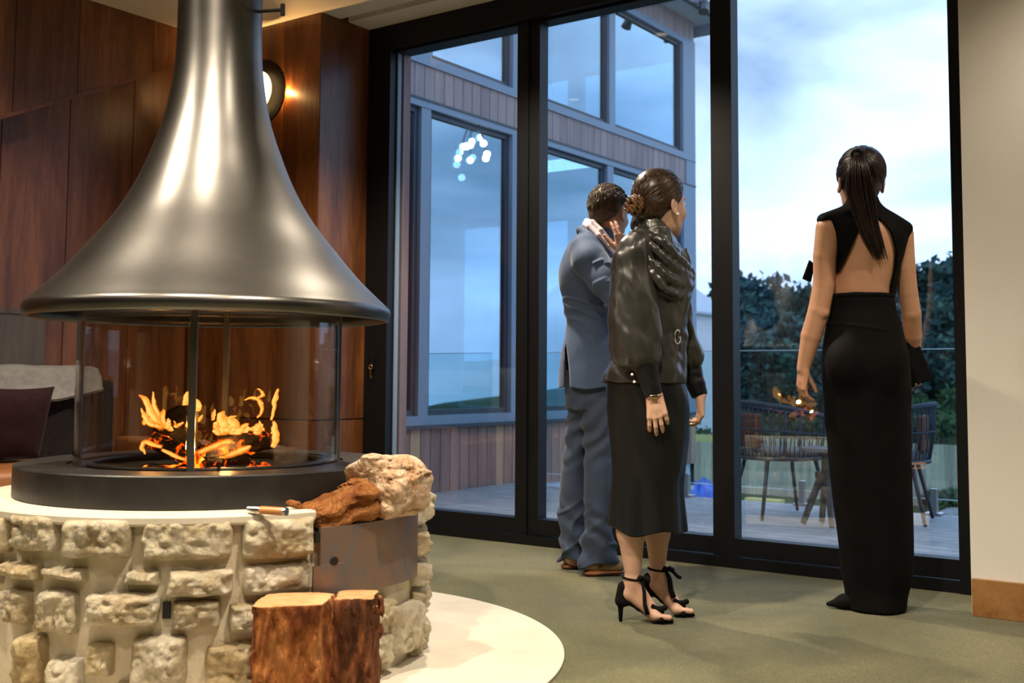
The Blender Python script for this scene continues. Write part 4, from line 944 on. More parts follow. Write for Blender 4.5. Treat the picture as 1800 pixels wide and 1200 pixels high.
def tree(px, ytop, depth, kind, scl, lab):
    p = at(px, ytop, depth); g = float(ground(np.array(p[0]), np.array(p[1]))); H = p[2] - g; s_ = H / 7.4
    o = empty('garden_tree', (p[0], p[1], g)); tag(o, lab, 'tree', 'trees on the hillside'); q = link('crown', CR[kind % 3], o, (0, 0, 4.2 * s_)); q.scale = (s_ * scl, s_ * scl, s_ * .95); q.rotation_euler = (0, 0, px * .37)
    q = link('trunk', tk, o); q.scale = (s_, s_, s_)
left_l = 'dark tree on the hillside behind the outdoor chairs, left of the paling fence'; right_l = 'tall dark tree on the hillside beside the cream plaster wall'
for px, yt, d_, k_, sc_ in [(1306, 468, 84, 0, .95), (1333, 480, 80, 1, .9), (1358, 500, 78, 2, .85), (1385, 498, 88, 0, .9), (1400, 497, 82, 1, .9), (1428, 512, 84, 2, .9), (1450, 520, 80, 0, .9), (1280, 480, 86, 1, .9), (1372, 545, 70, 1, 1.1), (1412, 556, 68, 2, 1.1), (1320, 550, 68, 0, 1.1), (1470, 510, 84, 1, 1), (1500, 500, 86, 2, 1), (1345, 590, 62, 2, 1.2), (1300, 585, 62, 1, 1.2), (1390, 592, 62, 0, 1.2), (1440, 590, 62, 0, 1.2)]:
    tree(px, yt, d_, k_, sc_, left_l)
for px, yt, d_, k_, sc_ in [(1530, 490, 84, 0, 1), (1560, 480, 80, 1, 1), (1588, 470, 84, 2, .95), (1612, 462, 82, 0, .95), (1640, 450, 80, 1, 1), (1668, 440, 78, 2, 1), (1700, 445, 80, 0, 1), (1595, 530, 70, 1, 1.2), (1630, 520, 68, 2, 1.2), (1665, 515, 68, 0, 1.2), (1700, 530, 66, 1, 1.2), (1612, 585, 60, 2, 1.3), (1648, 590, 60, 0, 1.3), (1680, 585, 60, 1, 1.3), (1575, 590, 62, 1, 1.2), (1540, 560, 66, 2, 1.2)]:
    tree(px, yt, d_, k_, sc_, right_l)
def shrub(px, py, depth, scl, lab, k_):
    p = at(px, py, depth); g = float(ground(np.array(p[0]), np.array(p[1]))); o = empty('garden_shrub', (p[0], p[1], g)); tag(o, lab, 'shrub', 'shrubs in the garden')
    q = link('foliage', SH[k_ % 2], o, (0, 0, .75 * scl)); q.scale = (scl,) * 3; q = link('stem', tk, o); q.scale = (scl * .25, scl * .25, scl * .2)
for i, (px, py, d_, s_) in enumerate([(1310, 700, 54, 1.4), (1345, 705, 53, 1.2), (1385, 700, 55, 1.5), (1430, 705, 54, 1.3), (1235, 690, 50, 1.5), (1215, 700, 48, 1.4), (1620, 715, 54, 1.6), (1655, 720, 53, 1.2), (1685, 710, 55, 1.7), (1598, 720, 54, 1.2)]):
    shrub(px, py, d_, s_, 'green shrub along the gravel path above the paling fence', i)
for i, (px, d_, s_) in enumerate([(1640, 39, .55), (1668, 38.5, .7), (1690, 39, .6)]):
    shrub(px, 865, d_, s_, 'low green shrub at the foot of the paling fence', i)
for i, (px, py, r_) in enumerate([(1640, 880, .45), (1660, 884, .55), (1682, 880, .6), (1650, 895, .5), (1675, 898, .5), (1695, 893, .5)]):
    p = at(px, py, 33 + i * .3); S = SDF(.07); S.ell((0, 0, 0), (r_, r_ * .8, r_ * .6)); S.disp(lambda x, y, z, f: -.12 * fbm(x * 2 + px, y * 2, z * 2, 2)); V, f_ = S.mesh()
    tag(put('garden_rock', (V + np.array([p[0], p[1], -3.6 + .25]), f_), M['rock'], None, True), 'rough grey boulder lying before the fence below the deck', 'rock', 'boulders below the deck')
# ================================================================== PEOPLE
E1 = np.array([CM[0, 0], CM[1, 0], 0]); E1 /= np.linalg.norm(E1); E2 = np.array([-E1[1], E1[0], 0])
class Fig:
    """a person's own frame: x to the camera's right, y away from it, z up; origin on the floor"""
    def __init__(s, name, px, D, lab):
        b = at(px, 900, D); s.b = np.array([b[0], b[1], 0]); s.D = D; s.o = empty(name, s.b); tag(s.o, lab, 'person')
    def L(s, px, py, dd=0):
        w = at(px, py, s.D + dd) - s.b; return np.array([w @ E1, w @ E2, w[2]])
    def lv(s, py, xl, xr, ry, dd=0):
        c = s.L((xl + xr) / 2, py, dd); return (c[2], c[0], c[1], (xr - xl) / 2 * (s.D + dd) / F, ry)
    def r(s, px): return px * s.D / F
    def wv(s, V): V = np.asarray(V, float); return s.b + V[:, :1] * E1 + V[:, 1:2] * E2 + V[:, 2:3] * np.array([0, 0, 1.])
    def add(s, name, VF, m, parent=None, smooth=True): return put(name, (s.wv(VF[0]), VF[1]), m, parent or s.o, smooth)
def unit(v): v = np.asarray(v, float); return v / np.linalg.norm(v)
def chain(S, pts, rad, k=.015, sq=None):
    for (a, b), (ra, rb) in zip(zip(pts[:-1], pts[1:]), zip(rad[:-1], rad[1:])): S.cone(a, b, ra, rb, k, sq=sq)
def head(S, c, f, u=(0, 0, 1), k=1.0):
    f = unit(f); u = np.asarray(u, float); u = unit(u - f * (f @ u)); s = np.cross(u, f); A = np.array([f, s, u]); P = lambda a, b, d: c + k * (a * f + b * s + d * u); K = lambda *r: tuple(k * x for x in r)
    S.ell(P(-.012, 0, .030), K(.098, .077, .088), A, .02); S.ell(P(.022, 0, -.028), K(.068, .064, .088), A, .03)
    S.ell(P(.040, 0, -.078), K(.048, .046, .036), A, .025); S.ell(P(.072, 0, -.098), K(.020, .022, .018), A, .02)       # jaw, chin
    S.cone(P(.088, 0, .012), P(.106, 0, -.034), .006 * k, .011 * k, .012); S.ell(P(.100, 0, -.038), K(.010, .016, .008), A, .006)  # nose
    for q in (1, -1):
        S.ell(P(.068, .032 * q, -.030), K(.022, .022, .024), A, .02); S.ell(P(.080, .028 * q, .026), K(.008, .018, .006), A, .012)     # cheek, brow
        S.ell(P(.090, .030 * q, .006), K(.010, .016, .009), A, .008, 'sub')
        S.ell(P(-.008, .077 * q, -.008), K(.019, .007, .032), np.array([unit(f * .97 + s * q * -.25), unit(s * q * .97 + f * .25), u]), .005)  # ear
        S.ell(P(-.004, .080 * q, -.036), K(.010, .006, .011), A, .006); S.ell(P(-.002, .086 * q, -.006), K(.009, .006, .018), A, .004, 'sub')
    S.ell(P(.090, 0, -.064), K(.010, .022, .006), A, .005); S.ell(P(.088, 0, -.074), K(.010, .019, .007), A, .005)       # lips
    return P, A
def hand(S, W, d, n, side, k=1.0, curl=(25, 30, 20), fan=.0, thumb=(.75, .65, .15), r=.0083, extra=(0, 0, 0, 0)):
    d = unit(d); n = unit(np.asarray(n, float) - d * (d @ np.asarray(n, float))); s = np.cross(d, n) * side; W = np.asarray(W, float)
    Ln = [.068, .076, .070, .055]; off = [.084, .088, .084, .076]; tips = []
    for i in range(4):
        b = W + k * (.006 * d + (.017 - .0115 * i) * s); kn = W + k * (off[i] * d + (.030 - .0200 * i) * s - .003 * n)
        S.cone(b, kn, .0135 * k, .0105 * k, .010)
        p = kn; th = 0; ds = d + fan * (1.5 - i) * s * .15
        for j, (fr, cu) in enumerate(zip((.45, .30, .25), curl)):
            th += math.radians(cu + extra[i] * (1 if j == 0 else .5)); q = p + k * Ln[i] * fr * unit(ds * math.cos(th) + n * math.sin(th))
            S.cone(p, q, (r - .0006 * j) * k, (r - .0006 * (j + 1)) * k, .003); p = q
        tips.append((p, unit(ds * math.cos(th) + n * math.sin(th))))
    S.cone(W - .01 * d, W + k * .05 * d, .019 * k, .021 * k, .012, sq=(n, .72))
    b = W + k * (.018 * d + .016 * s + .004 * n); t = unit(thumb[0] * d + thumb[1] * s + thumb[2] * n); m_ = b + k * .042 * t; t2 = unit(t + .35 * d + .15 * n); e = m_ + k * .030 * t2; e2 = e + k * .024 * unit(t2 + .25 * d)
    S.cone(b, m_, .0150 * k, .0105 * k, .010); S.cone(m_, e, .0100 * k, .0092 * k, .004); S.cone(e, e2, .0092 * k, .0075 * k, .003)
    return tips
def skinm(name, a, b): return pm(name, [(.3, a), (.7, b)], .48, scale=9, bmp=.06, bscale=160, bdist=.001, spec=.35)
M['skin1'] = skinm('fair_skin', (.56, .33, .235), (.64, .40, .30)); M['skin2'] = skinm('tanned_skin', (.52, .27, .165), (.60, .33, .21)); M['skin3'] = skinm('ruddy_skin', (.52, .28, .20), (.60, .35, .26))
def hairm(name, a, b, rough=.34): return pm(name, [(.35, a), (.65, b)], rough, scale=90, spec=.5, detail=3)
M['hair1'] = hairm('brown_hair', (.016, .008, .0045), (.055, .028, .013)); M['hair1b'] = hairm('chestnut_bun', (.05, .022, .008), (.18, .085, .03)); M['hair2'] = hairm('dark_brown_hair', (.008, .004, .004), (.028, .013, .012)); M['hair3'] = hairm('short_brown_hair', (.045, .027, .017), (.105, .068, .044), .65)
M['satin'] = pm('charcoal_satin', [(.3, (.021, .0212, .0205)), (.7, (.031, .031, .029))], .30, scale=3, bmp=.05, bscale=18, spec=.7)
M['skirt'] = pm('black_satin', [(.3, (.004, .005, .006)), (.7, (.006, .007, .008))], .42, scale=3, bmp=.04, bscale=14, spec=.3)
M['black'] = pm('black_crepe', [(.3, (.0022, .0022, .0025)), (.7, (.004, .0038, .004))], .8, scale=20, bmp=.15, bscale=500, bdist=.0006, spec=.12)
M['suede'] = pm('black_suede', [(.3, (.003, .003, .0035)), (.7, (.006, .006, .0065))], .85, scale=60, spec=.15)
M['suit'] = pm('blue_suit_wool', [(.3, (.048, .082, .165)), (.7, (.082, .128, .240))], .72, scale=240, bmp=.25, bscale=420, bdist=.0008, sheen=.2, spec=.3, detail=2)
M['trouser'] = pm('blue_trouser_wool', [(.3, (.030, .048, .092)), (.7, (.054, .078, .135))], .75, scale=240, bmp=.25, bscale=420, bdist=.0008, sheen=.15, spec=.3, detail=2)
M['shirt'] = pm('pale_pink_cotton', [(.3, (.62, .54, .62)), (.7, (.70, .62, .70))], .8, scale=30, spec=.2)
M['tanboot'] = pm('tan_suede', [(.3, (.24, .16, .085)), (.7, (.32, .22, .125))], .9, scale=50, sheen=.2, spec=.2); M['sole'] = pm('brown_sole', [(.3, (.16, .055, .018)), (.7, (.24, .09, .03))], .5, scale=20)
M['gold'] = plain('pale_gold', (.80, .66, .42), .2, 1); M['pearl'] = plain('pearl', (.85, .82, .78), .2); M['crystal'] = plain('crystal_silver', (.85, .86, .88), .12, 1); M['eyew'] = plain('eye_white', (.75, .72, .70), .2); M['nail'] = plain('pale_nail', (.78, .58, .52), .25); M['elastic'] = plain('brown_elastic', (.10, .065, .04), .8)
def strands(P, N_, r, seed, starts, tie, mid=None, k=.006, jitter=.02):
    """thin locks swept over the skull from the hairline to a gathering point; P maps head axes to the figure frame"""
    rs = random.Random(seed); L_ = []
    for i in range(N_):
        a = np.array(starts(rs), float); b = np.array(tie) + np.array([rs.gauss(0, jitter * .5) for _ in range(3)]); pts = []
        for t in np.linspace(0, 1, 9):
            v = a * (1 - t) + b * t; v2 = (v - np.array([-.012, 0, .03])) / np.array([.098, .077, .088]); l = np.linalg.norm(v2) + 1e-6
            sc = 1.075 + .03 * math.sin(t * PI) ; q = np.array([-.012, 0, .03]) + (v - np.array([-.012, 0, .03])) / l * sc
            pts.append(P(*q))
        L_.append(tube(pts, [r * .5] + [r] * 7 + [r * .8], 5))
    return joinvf(*L_)

# ------------------------------------------------------------------ woman in the satin blouse
W1 = Fig('person', 1148, 4.25, 'woman in a charcoal satin blouse and black midi skirt, hair in a low bun')
hc = W1.L(1161, 358, .02); hf = unit((.80, .60, -.03))
S = SDF(.0036); P1, A1_ = head(S, hc, hf, (.03, 0, 1), 1.07)
chain(S, [W1.L(1152, 385, .03), W1.L(1146, 428, .03)], [.050, .056], .03)
S.loft([W1.lv(690, 1075, 1198, .12), W1.lv(660, 1076, 1196, .115), W1.lv(600, 1092, 1200, .10), W1.lv(540, 1096, 1198, .105), W1.lv(470, 1096, 1192, .11), W1.lv(430, 1112, 1178, .08)], k=.03)
nW = W1.L(1150, 692, -.175); fW = W1.L(1231, 694, .10)
chain(S, [W1.L(1112, 440, -.12), W1.L(1116, 570, -.16), nW], [.045, .036, .024], .02)
chain(S, [W1.L(1182, 462, .10), W1.L(1203, 580, .145), fW], [.026, .030, .024], .02)
nd = unit(W1.L(1156, 735, -.18) - nW); ntip = hand(S, nW, nd, (.12, 1, .0), -1, .98, (14, 20, 14), .5, (.85, .15, .45), .0090, (6, 0, 0, 8))
fd_ = unit(W1.L(1234, 735, .10) - fW); ftip = hand(S, fW, fd_, (-.9, .2, 0), -1, .90, (28, 30, 22), .2, (.95, .15, .1), .0085, (14, 4, 0, 0))
# legs and feet in heels
def leg(S, F_, hip, knee, calf, ank, rad): chain(S, [hip, knee, calf, ank], rad, .02)
leg(S, W1, W1.L(1115, 690, -.04), W1.L(1112, 880, -.045), W1.L(1109, 935, -.045), W1.L(1113, 1012, -.04), [.055, .046, .052, .030])
leg(S, W1, W1.L(1160, 690, .05), W1.L(1156, 880, .06), W1.L(1155, 935, .065), W1.L(1156, 1000, .07), [.055, .045, .048, .029])
def foot(S, F_, an, he, ba, to, w):
    S.cone(an, he, .028, .026, .02); S.cone(an, ba, .029, .020, .02, sq=None); S.cone(he, ba, .022, .022, .02)
    d = unit((to - ba) * np.array([1, 1, 0])); sd = np.array([-d[1], d[0], 0]); 
    S.cone(ba - sd * .018, ba + sd * .018, .018, .016, .015)
    for i in range(5):
        o = (i - 2) * .0135; lf = [1.0, .95, .86, .76, .62][i if w > 0 else i]; b0 = ba + sd * o * w
        S.cone(b0, b0 + d * .052 * lf + np.array([0, 0, -.004]), .0105 if i else .012, .0075 if i else .0105, .004)
na, nh, nb = W1.L(1112, 1022, -.04), W1.L(1103, 1042, -.04), W1.L(1152, 1078, -.06); nto = W1.L(1186, 1086, -.07)
fa, fh, fb = W1.L(1156, 1006, .07), W1.L(1148, 1026, .07), W1.L(1190, 1066, .055); fto = W1.L(1216, 1076, .05)
for q_ in (nb, fb): q_[2] = .030
foot(S, W1, na, nh, nb, nto, 1); foot(S, W1, fa, fh, fb, fto, 1)
body1 = W1.add('body', S.mesh(), M['skin1'])
for q in (1, -1):
    e = P1(.080, .030 * q, .004); bm = SDF(.002); bm.ell(e, (.0125,) * 3); W1.add('eye', bm.mesh(), M['eyew'])
W1.add('earring', (lambda b: b.mesh())(SDF(.0016).ell(P1(.0, -.088, -.046), (.0065,) * 3)), M['pearl'])
# hair: cap, swept locks and the twisted bun
S = SDF(.0036); S.ell(P1(-.014, 0, .032), tuple(1.07 * x for x in (.105, .083, .096)), A1_, .01); S.ell(P1(-.06, 0, -.03), (.05, .055, .05), A1_, .03)
S.half(P1(.046, 0, .030), A1_[0] * .80 - A1_[2] * .60, .004)
hair1 = W1.add('hair', S.mesh(), M['hair1'])
def st1(rs):
    t = rs.uniform(-1, 1); a = abs(t)     # hairline from forehead over the ears to the nape
    if rs.random() < .75: return (.062 - .070 * a ** 1.5, .075 * math.sin(t * PI / 2), .088 - .105 * a ** 1.3 + rs.uniform(.0, .05) * (1 - a * .5))
    return (-.02 - .05 * rs.random(), .07 * t, -.045 - .02 * rs.random())
W1.add('hair_lock', strands(P1, 240, .0030, 4, st1, (-.098, 0, -.020)), M['hair1'], hair1)
S = SDF(.003); bc = P1(-.128, 0, -.022); fB = A1_[0]
for i in range(22):
    a = i / 22 * 4 * PI; r_ = .030 - .009 * (i > 11); p = bc + r_ * (math.cos(a) * A1_[1] * 1.1 + math.sin(a) * A1_[2]) - fB * (.012 if i > 11 else -.006); a2 = a + 4 * PI / 22 * 1.6
    p2 = bc + (r_ + .004 * math.sin(i * 2.3)) * (math.cos(a2) * A1_[1] * 1.1 + math.sin(a2) * A1_[2]) - fB * (.014 if i > 11 else -.004); S.cone(p, p2, .012, .011, .004)
S.disp(lambda x, y, z, f: -.0035 * np.sin(x * 420 + z * 300 + 3 * vnoise(x * 30, y * 30, z * 30)))
W1.add('hair_bun', S.mesh(), M['hair1b'], hair1)
# blouse
def blouse():
    S = SDF(.0042)
    fold = lambda th, z: .010 * np.sin(7 * th + 9 * z) + .008 * np.sin(11 * th - 14 * z)
    S.loft([W1.lv(672, 1058, 1205, .155), W1.lv(655, 1062, 1206, .152), W1.lv(632, 1074, 1206, .142), W1.lv(600, 1086, 1207, .128), W1.lv(560, 1090, 1209, .128), W1.lv(520, 1090, 1213, .134), W1.lv(490, 1091, 1215, .138), W1.lv(462, 1096, 1203, .13), W1.lv(440, 1104, 1190, .11), W1.lv(420, 1116, 1182, .085), W1.lv(404, 1122, 1178, .072)], fold, k=.02)
    # standing cowl collar: wraps of cloth around the neck
    for i, (cy, rx, rz_) in enumerate(((398, 30, .017), (408, 34, .016), (419, 38, .016))):
        c = W1.L(1151 + i * 2, cy + 2, .02); m_ = 18
        ring = [c + np.array([W1.r(rx) * math.cos(a), W1.r(rx) * .95 * math.sin(a), -.052 * math.cos(a) * (1 + .1 * i) + .006 * math.sin(3 * a + i)]) for a in np.linspace(0, 2 * PI, m_ + 1)]
        for a, b in zip(ring[:-1], ring[1:]): S.cone(a, b, rz_, rz_, .010)
    # draped folds from the shoulder to the front
    for pts, r in (([(1114, 412, -.09), (1148, 436, -.135), (1186, 470, -.11), (1214, 488, -.02)], .016), ([(1122, 404, -.06), (1160, 424, -.11), (1196, 458, -.09), (1216, 480, -.0)], .015),
                   ([(1112, 424, -.11), (1142, 456, -.15), (1178, 492, -.13), (1212, 500, -.03)], .014), ([(1118, 440, -.12), (1144, 478, -.152), (1176, 514, -.14), (1208, 520, -.04)], .011)):
        q = [W1.L(*p) for p in pts]; Q = np.array(q); t = np.linspace(0, 1, 4); ts = np.linspace(0, 1, 12); Q = np.stack([spl(ts, t, Q[:, i]) for i in range(3)], 1)
        for a, b in zip(Q[:-1], Q[1:]): S.cone(a, b, r, r, .014)
    S.disp(lambda x, y, z, f: -.006 * fbm(x * 14 + z * 16, y * 14, z * 7 - x * 9, 2)); return S.mesh()
bl1 = W1.add('blouse', blouse(), M['satin'])
def sleeve(lev, dd, seed, amp=.085):
    S = SDF(.0042); zt, zb = W1.L(1100, lev[0][0], dd)[2], W1.L(1100, lev[-1][0], dd)[2]
    def fold(th, z):
        g = np.clip((zt - z) / (zt - zb), 0, 1); return amp * (.25 + .75 * np.abs(2 * g - .8) ** .8) * (np.sin(4 * th + seed + 2.6 * g) + .6 * np.sin(7 * th + 2 * seed - 3.5 * g)) * .5
    S.loft([W1.lv(py, xl, xr, ry, dd + o) for py, xl, xr, ry, o in lev], fold, k=.01); S.disp(lambda x, y, z, f: -.012 * fbm(x * 11 + seed + z * 3, y * 11, z * 6, 3)); return S.mesh()
W1.add('sleeve', sleeve([(408, 1108, 1134, .03, .03), (418, 1096, 1140, .05, .015), (436, 1083, 1144, .062, 0), (475, 1074, 1148, .072, 0), (525, 1068, 1155, .080, -.01), (575, 1066, 1160, .086, -.015), (615, 1069, 1160, .088, -.02), (634, 1074, 1157, .080, -.02), (644, 1084, 1150, .062, -.02), (649, 1098, 1142, .045, -.02)], -.125, .7), M['satin'], bl1)
W1.add('sleeve', sleeve([(440, 1176, 1204, .04, 0), (480, 1172, 1216, .06, 0), (540, 1176, 1218, .07, 0), (590, 1182, 1226, .075, 0), (625, 1188, 1233, .070, 0), (640, 1192, 1230, .06, 0), (650, 1200, 1224, .04, 0)], .14, 2.7), M['satin'], bl1)
def cuff(a, b, ra, rb):
    S = SDF(.004); S.cone(a, b, ra, rb, 0).half(b, unit(b - a)); S.disp(lambda x, y, z, f: -.003 * fbm(x * 20, y * 20, z * 30, 2)); return S.mesh()
W1.add('cuff', cuff(W1.L(1127, 618, -.160), W1.L(1149, 695, -.176), .052, .034), M['skirt'], bl1); W1.add('cuff', cuff(W1.L(1211, 640, .13), W1.L(1230, 697, .10), .046, .033), M['skirt'], bl1)
for x, y in ((1111, 658), (1115, 671)): W1.add('pearl_button', SDF(.0016).ell(W1.L(x, y, -.205), (.0055,) * 3).mesh(), M['pearl'], bl1)
# crystal brooch shaped like a letter G
bo_ = W1.L(1191, 592, -.118); gp_ = [(.016 * math.cos(a) * .8, .0, .026 * math.sin(a)) for a in np.linspace(.6, 2 * PI - .25, 16)] + [(.0125, 0, -.002), (.002, 0, -.002)]
W1.add('brooch', tube([bo_ + np.array(q) + np.array([0, .010 * q[0] / .016 * 1.6, 0]) for q in gp_], .0034, 6), M['crystal'], bl1); pass
# skirt
def skirt1():
    S = SDF(.0042)
    def fold(th, z):
        g = np.clip((.92 - z) / .58, 0, 1); return g ** 2 * (.045 * np.sin(5 * th + 1.1) + .03 * np.sin(9 * th + 2)) + .004 * np.sin(6 * th + 20 * z)
    S.loft([W1.lv(940, 1063, 1206, .150), W1.lv(905, 1068, 1203, .138), W1.lv(850, 1073, 1200, .126), W1.lv(800, 1072, 1207, .132), W1.lv(750, 1068, 1211, .142), W1.lv(700, 1064, 1210, .150), W1.lv(660, 1068, 1202, .145), W1.lv(640, 1078, 1200, .13)], fold)
    S.fn(lambda X, Y, Z: (W1.L(1140, 931, 0)[2] + .012 * np.sin(X * 30 + 1) + .08 * np.abs(X) * 1.0 - .004) - Z, (-.25, -.25, .3), (.25, .25, .5), .002, 'int')
    S.disp(lambda x, y, z, f: -.004 * fbm(x * 13 + z * 5, y * 13, z * 4, 2)); return S.mesh()
W1.add('skirt', skirt1(), M['skirt'])
# bracelet, nails
br = nW + nd * .006; bx, by, bz_ = frame_axes(nd)
W1.add('bracelet', tube([br + .0275 * math.cos(a) * bx + .0275 * math.sin(a) * by for a in np.linspace(0, 2 * PI, 25)[:-1]], .0035, 6, closed=True), M['gold'])
W1.add('bracelet_bar', (lambda c: box(c[0] - .014, c[0] + .014, c[1] - .004, c[1] + .004, c[2] - .006, c[2] + .006, .002))(br + np.array([-.006, -.029, -.004])), M['gold'])
for tips in (ntip, ftip):
    for p, d in tips: W1.add('fingernail', SDF(.0014).ell(p + d * .003 + np.array([0, -.0035, 0]), (.0045, .004, .006)).mesh(), M['nail'])
# sandals
def sandal(an, he, ba, to, hx):
    o = []; sole = SDF(.003); d = unit((to - ba) * np.array([1, 1, 0])); sd = np.array([-d[1], d[0], 0]); hb = he + np.array([-.01, 0, -.028]) 
    b0 = np.array([ba[0], ba[1], .010]); t0 = ba + d * .062; t0[2] = .008
    for q in (-1, 1): sole.cone(b0 + sd * q * .018, t0 + sd * q * .012, .0085, .0065, .01)
    sole.cone(b0 - sd * .02, b0 + sd * .02, .009, .009, .01); arch = (hb + b0) / 2 + np.array([0, 0, .008]) - d * .006
    sole.cone(hb, arch, .009, .008, .012, sq=None); sole.cone(arch, b0, .008, .009, .012); sole.cone(hb - d * .012, hb + d * .02, .017, .014, .01)
    # closed heel counter
    sole.cone(hb - d * .012 + np.array([0, 0, .0]), he + np.array([-.012, 0, .022]) - d * .004, .026, .022, .012); sole.half((0, 0, .0015), (0, 0, -1))
    sh = W1.add('sandal', sole.mesh(), M['suede'])
    W1.add('stiletto_heel', tube([hb - d * .014 + np.array([0, 0, .004]), hb - d * .016 - np.array([0, 0, .03]), np.array([(hb - d * .016)[0], (hb - d * .016)[1], .001])], [.020, .010, .0062], 12), M['suede'], sh)
    W1.add('toe_strap', (lambda S_: S_.mesh())(SDF(.003).cone(ba + d * .022 - sd * .036 + np.array([0, 0, -.012]), ba + d * .020 + np.array([0, 0, .012]), .010, .012, .01).cone(ba + d * .020 + np.array([0, 0, .012]), ba + d * .022 + sd * .036 + np.array([0, 0, -.012]), .012, .010, .01)), M['suede'], sh)
    kn = ba + d * .012 + np.array([0, -.012, .022])
    W1.add('toe_bow', (lambda S_: S_.mesh())(SDF(.003).cone(kn, kn - d * .024 + np.array([0, -.004, .010]), .006, .011, .004).cone(kn, kn + d * .022 + np.array([0, -.004, .008]), .006, .011, .004).ell(kn, (.010,) * 3)), M['suede'], sh)
    st_ = an + np.array([0, 0, .012]); W1.add('ankle_strap', tube([st_ + np.array([.034 * math.cos(a), .034 * math.sin(a), -.004 * math.cos(a)]) for a in np.linspace(0, 2 * PI, 25)[:-1]], .0075, 8, closed=True, flat=.6), M['suede'], sh)
    kb = st_ + np.array([.030, -.020, .0]); R_ = lambda pts, w: tube([kb + np.array(q) for q in pts], np.array(w) * 1.25, 8, flat=.5)
    W1.add('ribbon_bow', joinvf(R_([(0, 0, 0), (.012, -.008, .012), (.026, -.012, .004), (.030, -.012, -.010)], [.006, .012, .011, .006]), R_([(0, 0, 0), (-.006, -.012, .012), (-.014, -.016, .002)], [.006, .011, .006])), M['suede'], sh)
    for pts, w in hx: W1.add('ribbon_tail', R_(pts, w), M['suede'], sh)
sandal(na, nh, nb, nto, [([(0, 0, 0), (.010, -.012, -.04), (.012, -.016, -.09), (.022, -.018, -.125)], [.006, .011, .013, .013])])
sandal(fa, fh, fb, fto, [([(0, 0, 0), (.012, -.01, -.03), (.018, -.012, -.075), (.028, -.014, -.10)], [.006, .011, .012, .012]), ([(0, 0, .005), (.024, -.006, -.002), (.045, -.01, -.022), (.058, -.012, -.026)], [.006, .010, .012, .010])])

# ------------------------------------------------------------------ woman in the backless top
W2 = Fig('person', 1530, 4.46, 'woman in a black backless top and long black skirt, dark ponytail, holding a clutch')
hc = W2.L(1512, 318, .03)
S = SDF(.0036); P2, A2_ = head(S, hc, (.0, 1, .02), (0, 0, 1), 1.10)
chain(S, [W2.L(1514, 350, .02), W2.L(1516, 392, .02)], [.052, .058], .03)
S.loft([W2.lv(640, 1462, 1590, .12), W2.lv(590, 1462, 1588, .115), W2.lv(540, 1466, 1572, .095), W2.lv(515, 1466, 1564, .092), W2.lv(480, 1470, 1570, .098), W2.lv(440, 1474, 1576, .105), W2.lv(405, 1466, 1578, .095), W2.lv(385, 1480, 1562, .07)], k=.03)
S.cone(W2.L(1458, 402, .0), W2.L(1585, 412, .0), .045, .045, .04)
lw, rw = W2.L(1412, 648, .03), W2.L(1607, 628, .06)
chain(S, [W2.L(1456, 402, 0), W2.L(1450, 450, .0), W2.L(1449, 500, 0), W2.L(1440, 546, .0), W2.L(1426, 590, .015), lw], [.050, .046, .044, .044, .041, .026], .004)
chain(S, [W2.L(1585, 415, 0), W2.L(1590, 470, .0), W2.L(1596, 515, .0), W2.L(1602, 552, .0), W2.L(1604, 590, .03), rw], [.046, .042, .038, .038, .036, .025], .004)
S.ell(W2.L(1448, 552, -.035), (.012, .006, .008), k=.02)
hand(S, lw, W2.L(1410, 690, .04) - lw, (1, .25, .05), 1, .92, (20, 26, 18), .3, (.85, .12, .62), .0085)
rt2 = hand(S, rw, (-.03, .05, -1), (0, -1, .0), 1, .92, (35, 40, 30), .1, (.6, .6, .2), .0085)
S.disp(lambda x, y, z, f: .0035 * np.exp(-((x - W2.L(1521, 470)[0]) / .014) ** 2) * np.clip((.02 - y) / .03, 0, 1) * ((z > 1.2) & (z < 1.55)) - .004 * np.exp(-(((x + .04) / .03) ** 2 + ((z - 1.42) / .06) ** 2)) * (y < 0) - .004 * np.exp(-(((x - .04) / .03) ** 2 + ((z - 1.42) / .06) ** 2)) * (y < 0))
leg(S, W2, W2.L(1505, 640, .0), W2.L(1510, 850, .0), W2.L(1512, 950, .0), W2.L(1515, 1040, 0), [.08, .055, .05, .03]); leg(S, W2, W2.L(1560, 640, .0), W2.L(1560, 850, .0), W2.L(1560, 950, .0), W2.L(1555, 1040, 0), [.08, .055, .05, .03])
S.cone(W2.L(1515, 1042, 0), W2.L(1490, 1062, 0), .03, .02, .02); S.cone(W2.L(1555, 1042, 0), W2.L(1560, 1062, .05), .03, .02, .02)
W2.add('body', S.mesh(), M['skin2'])
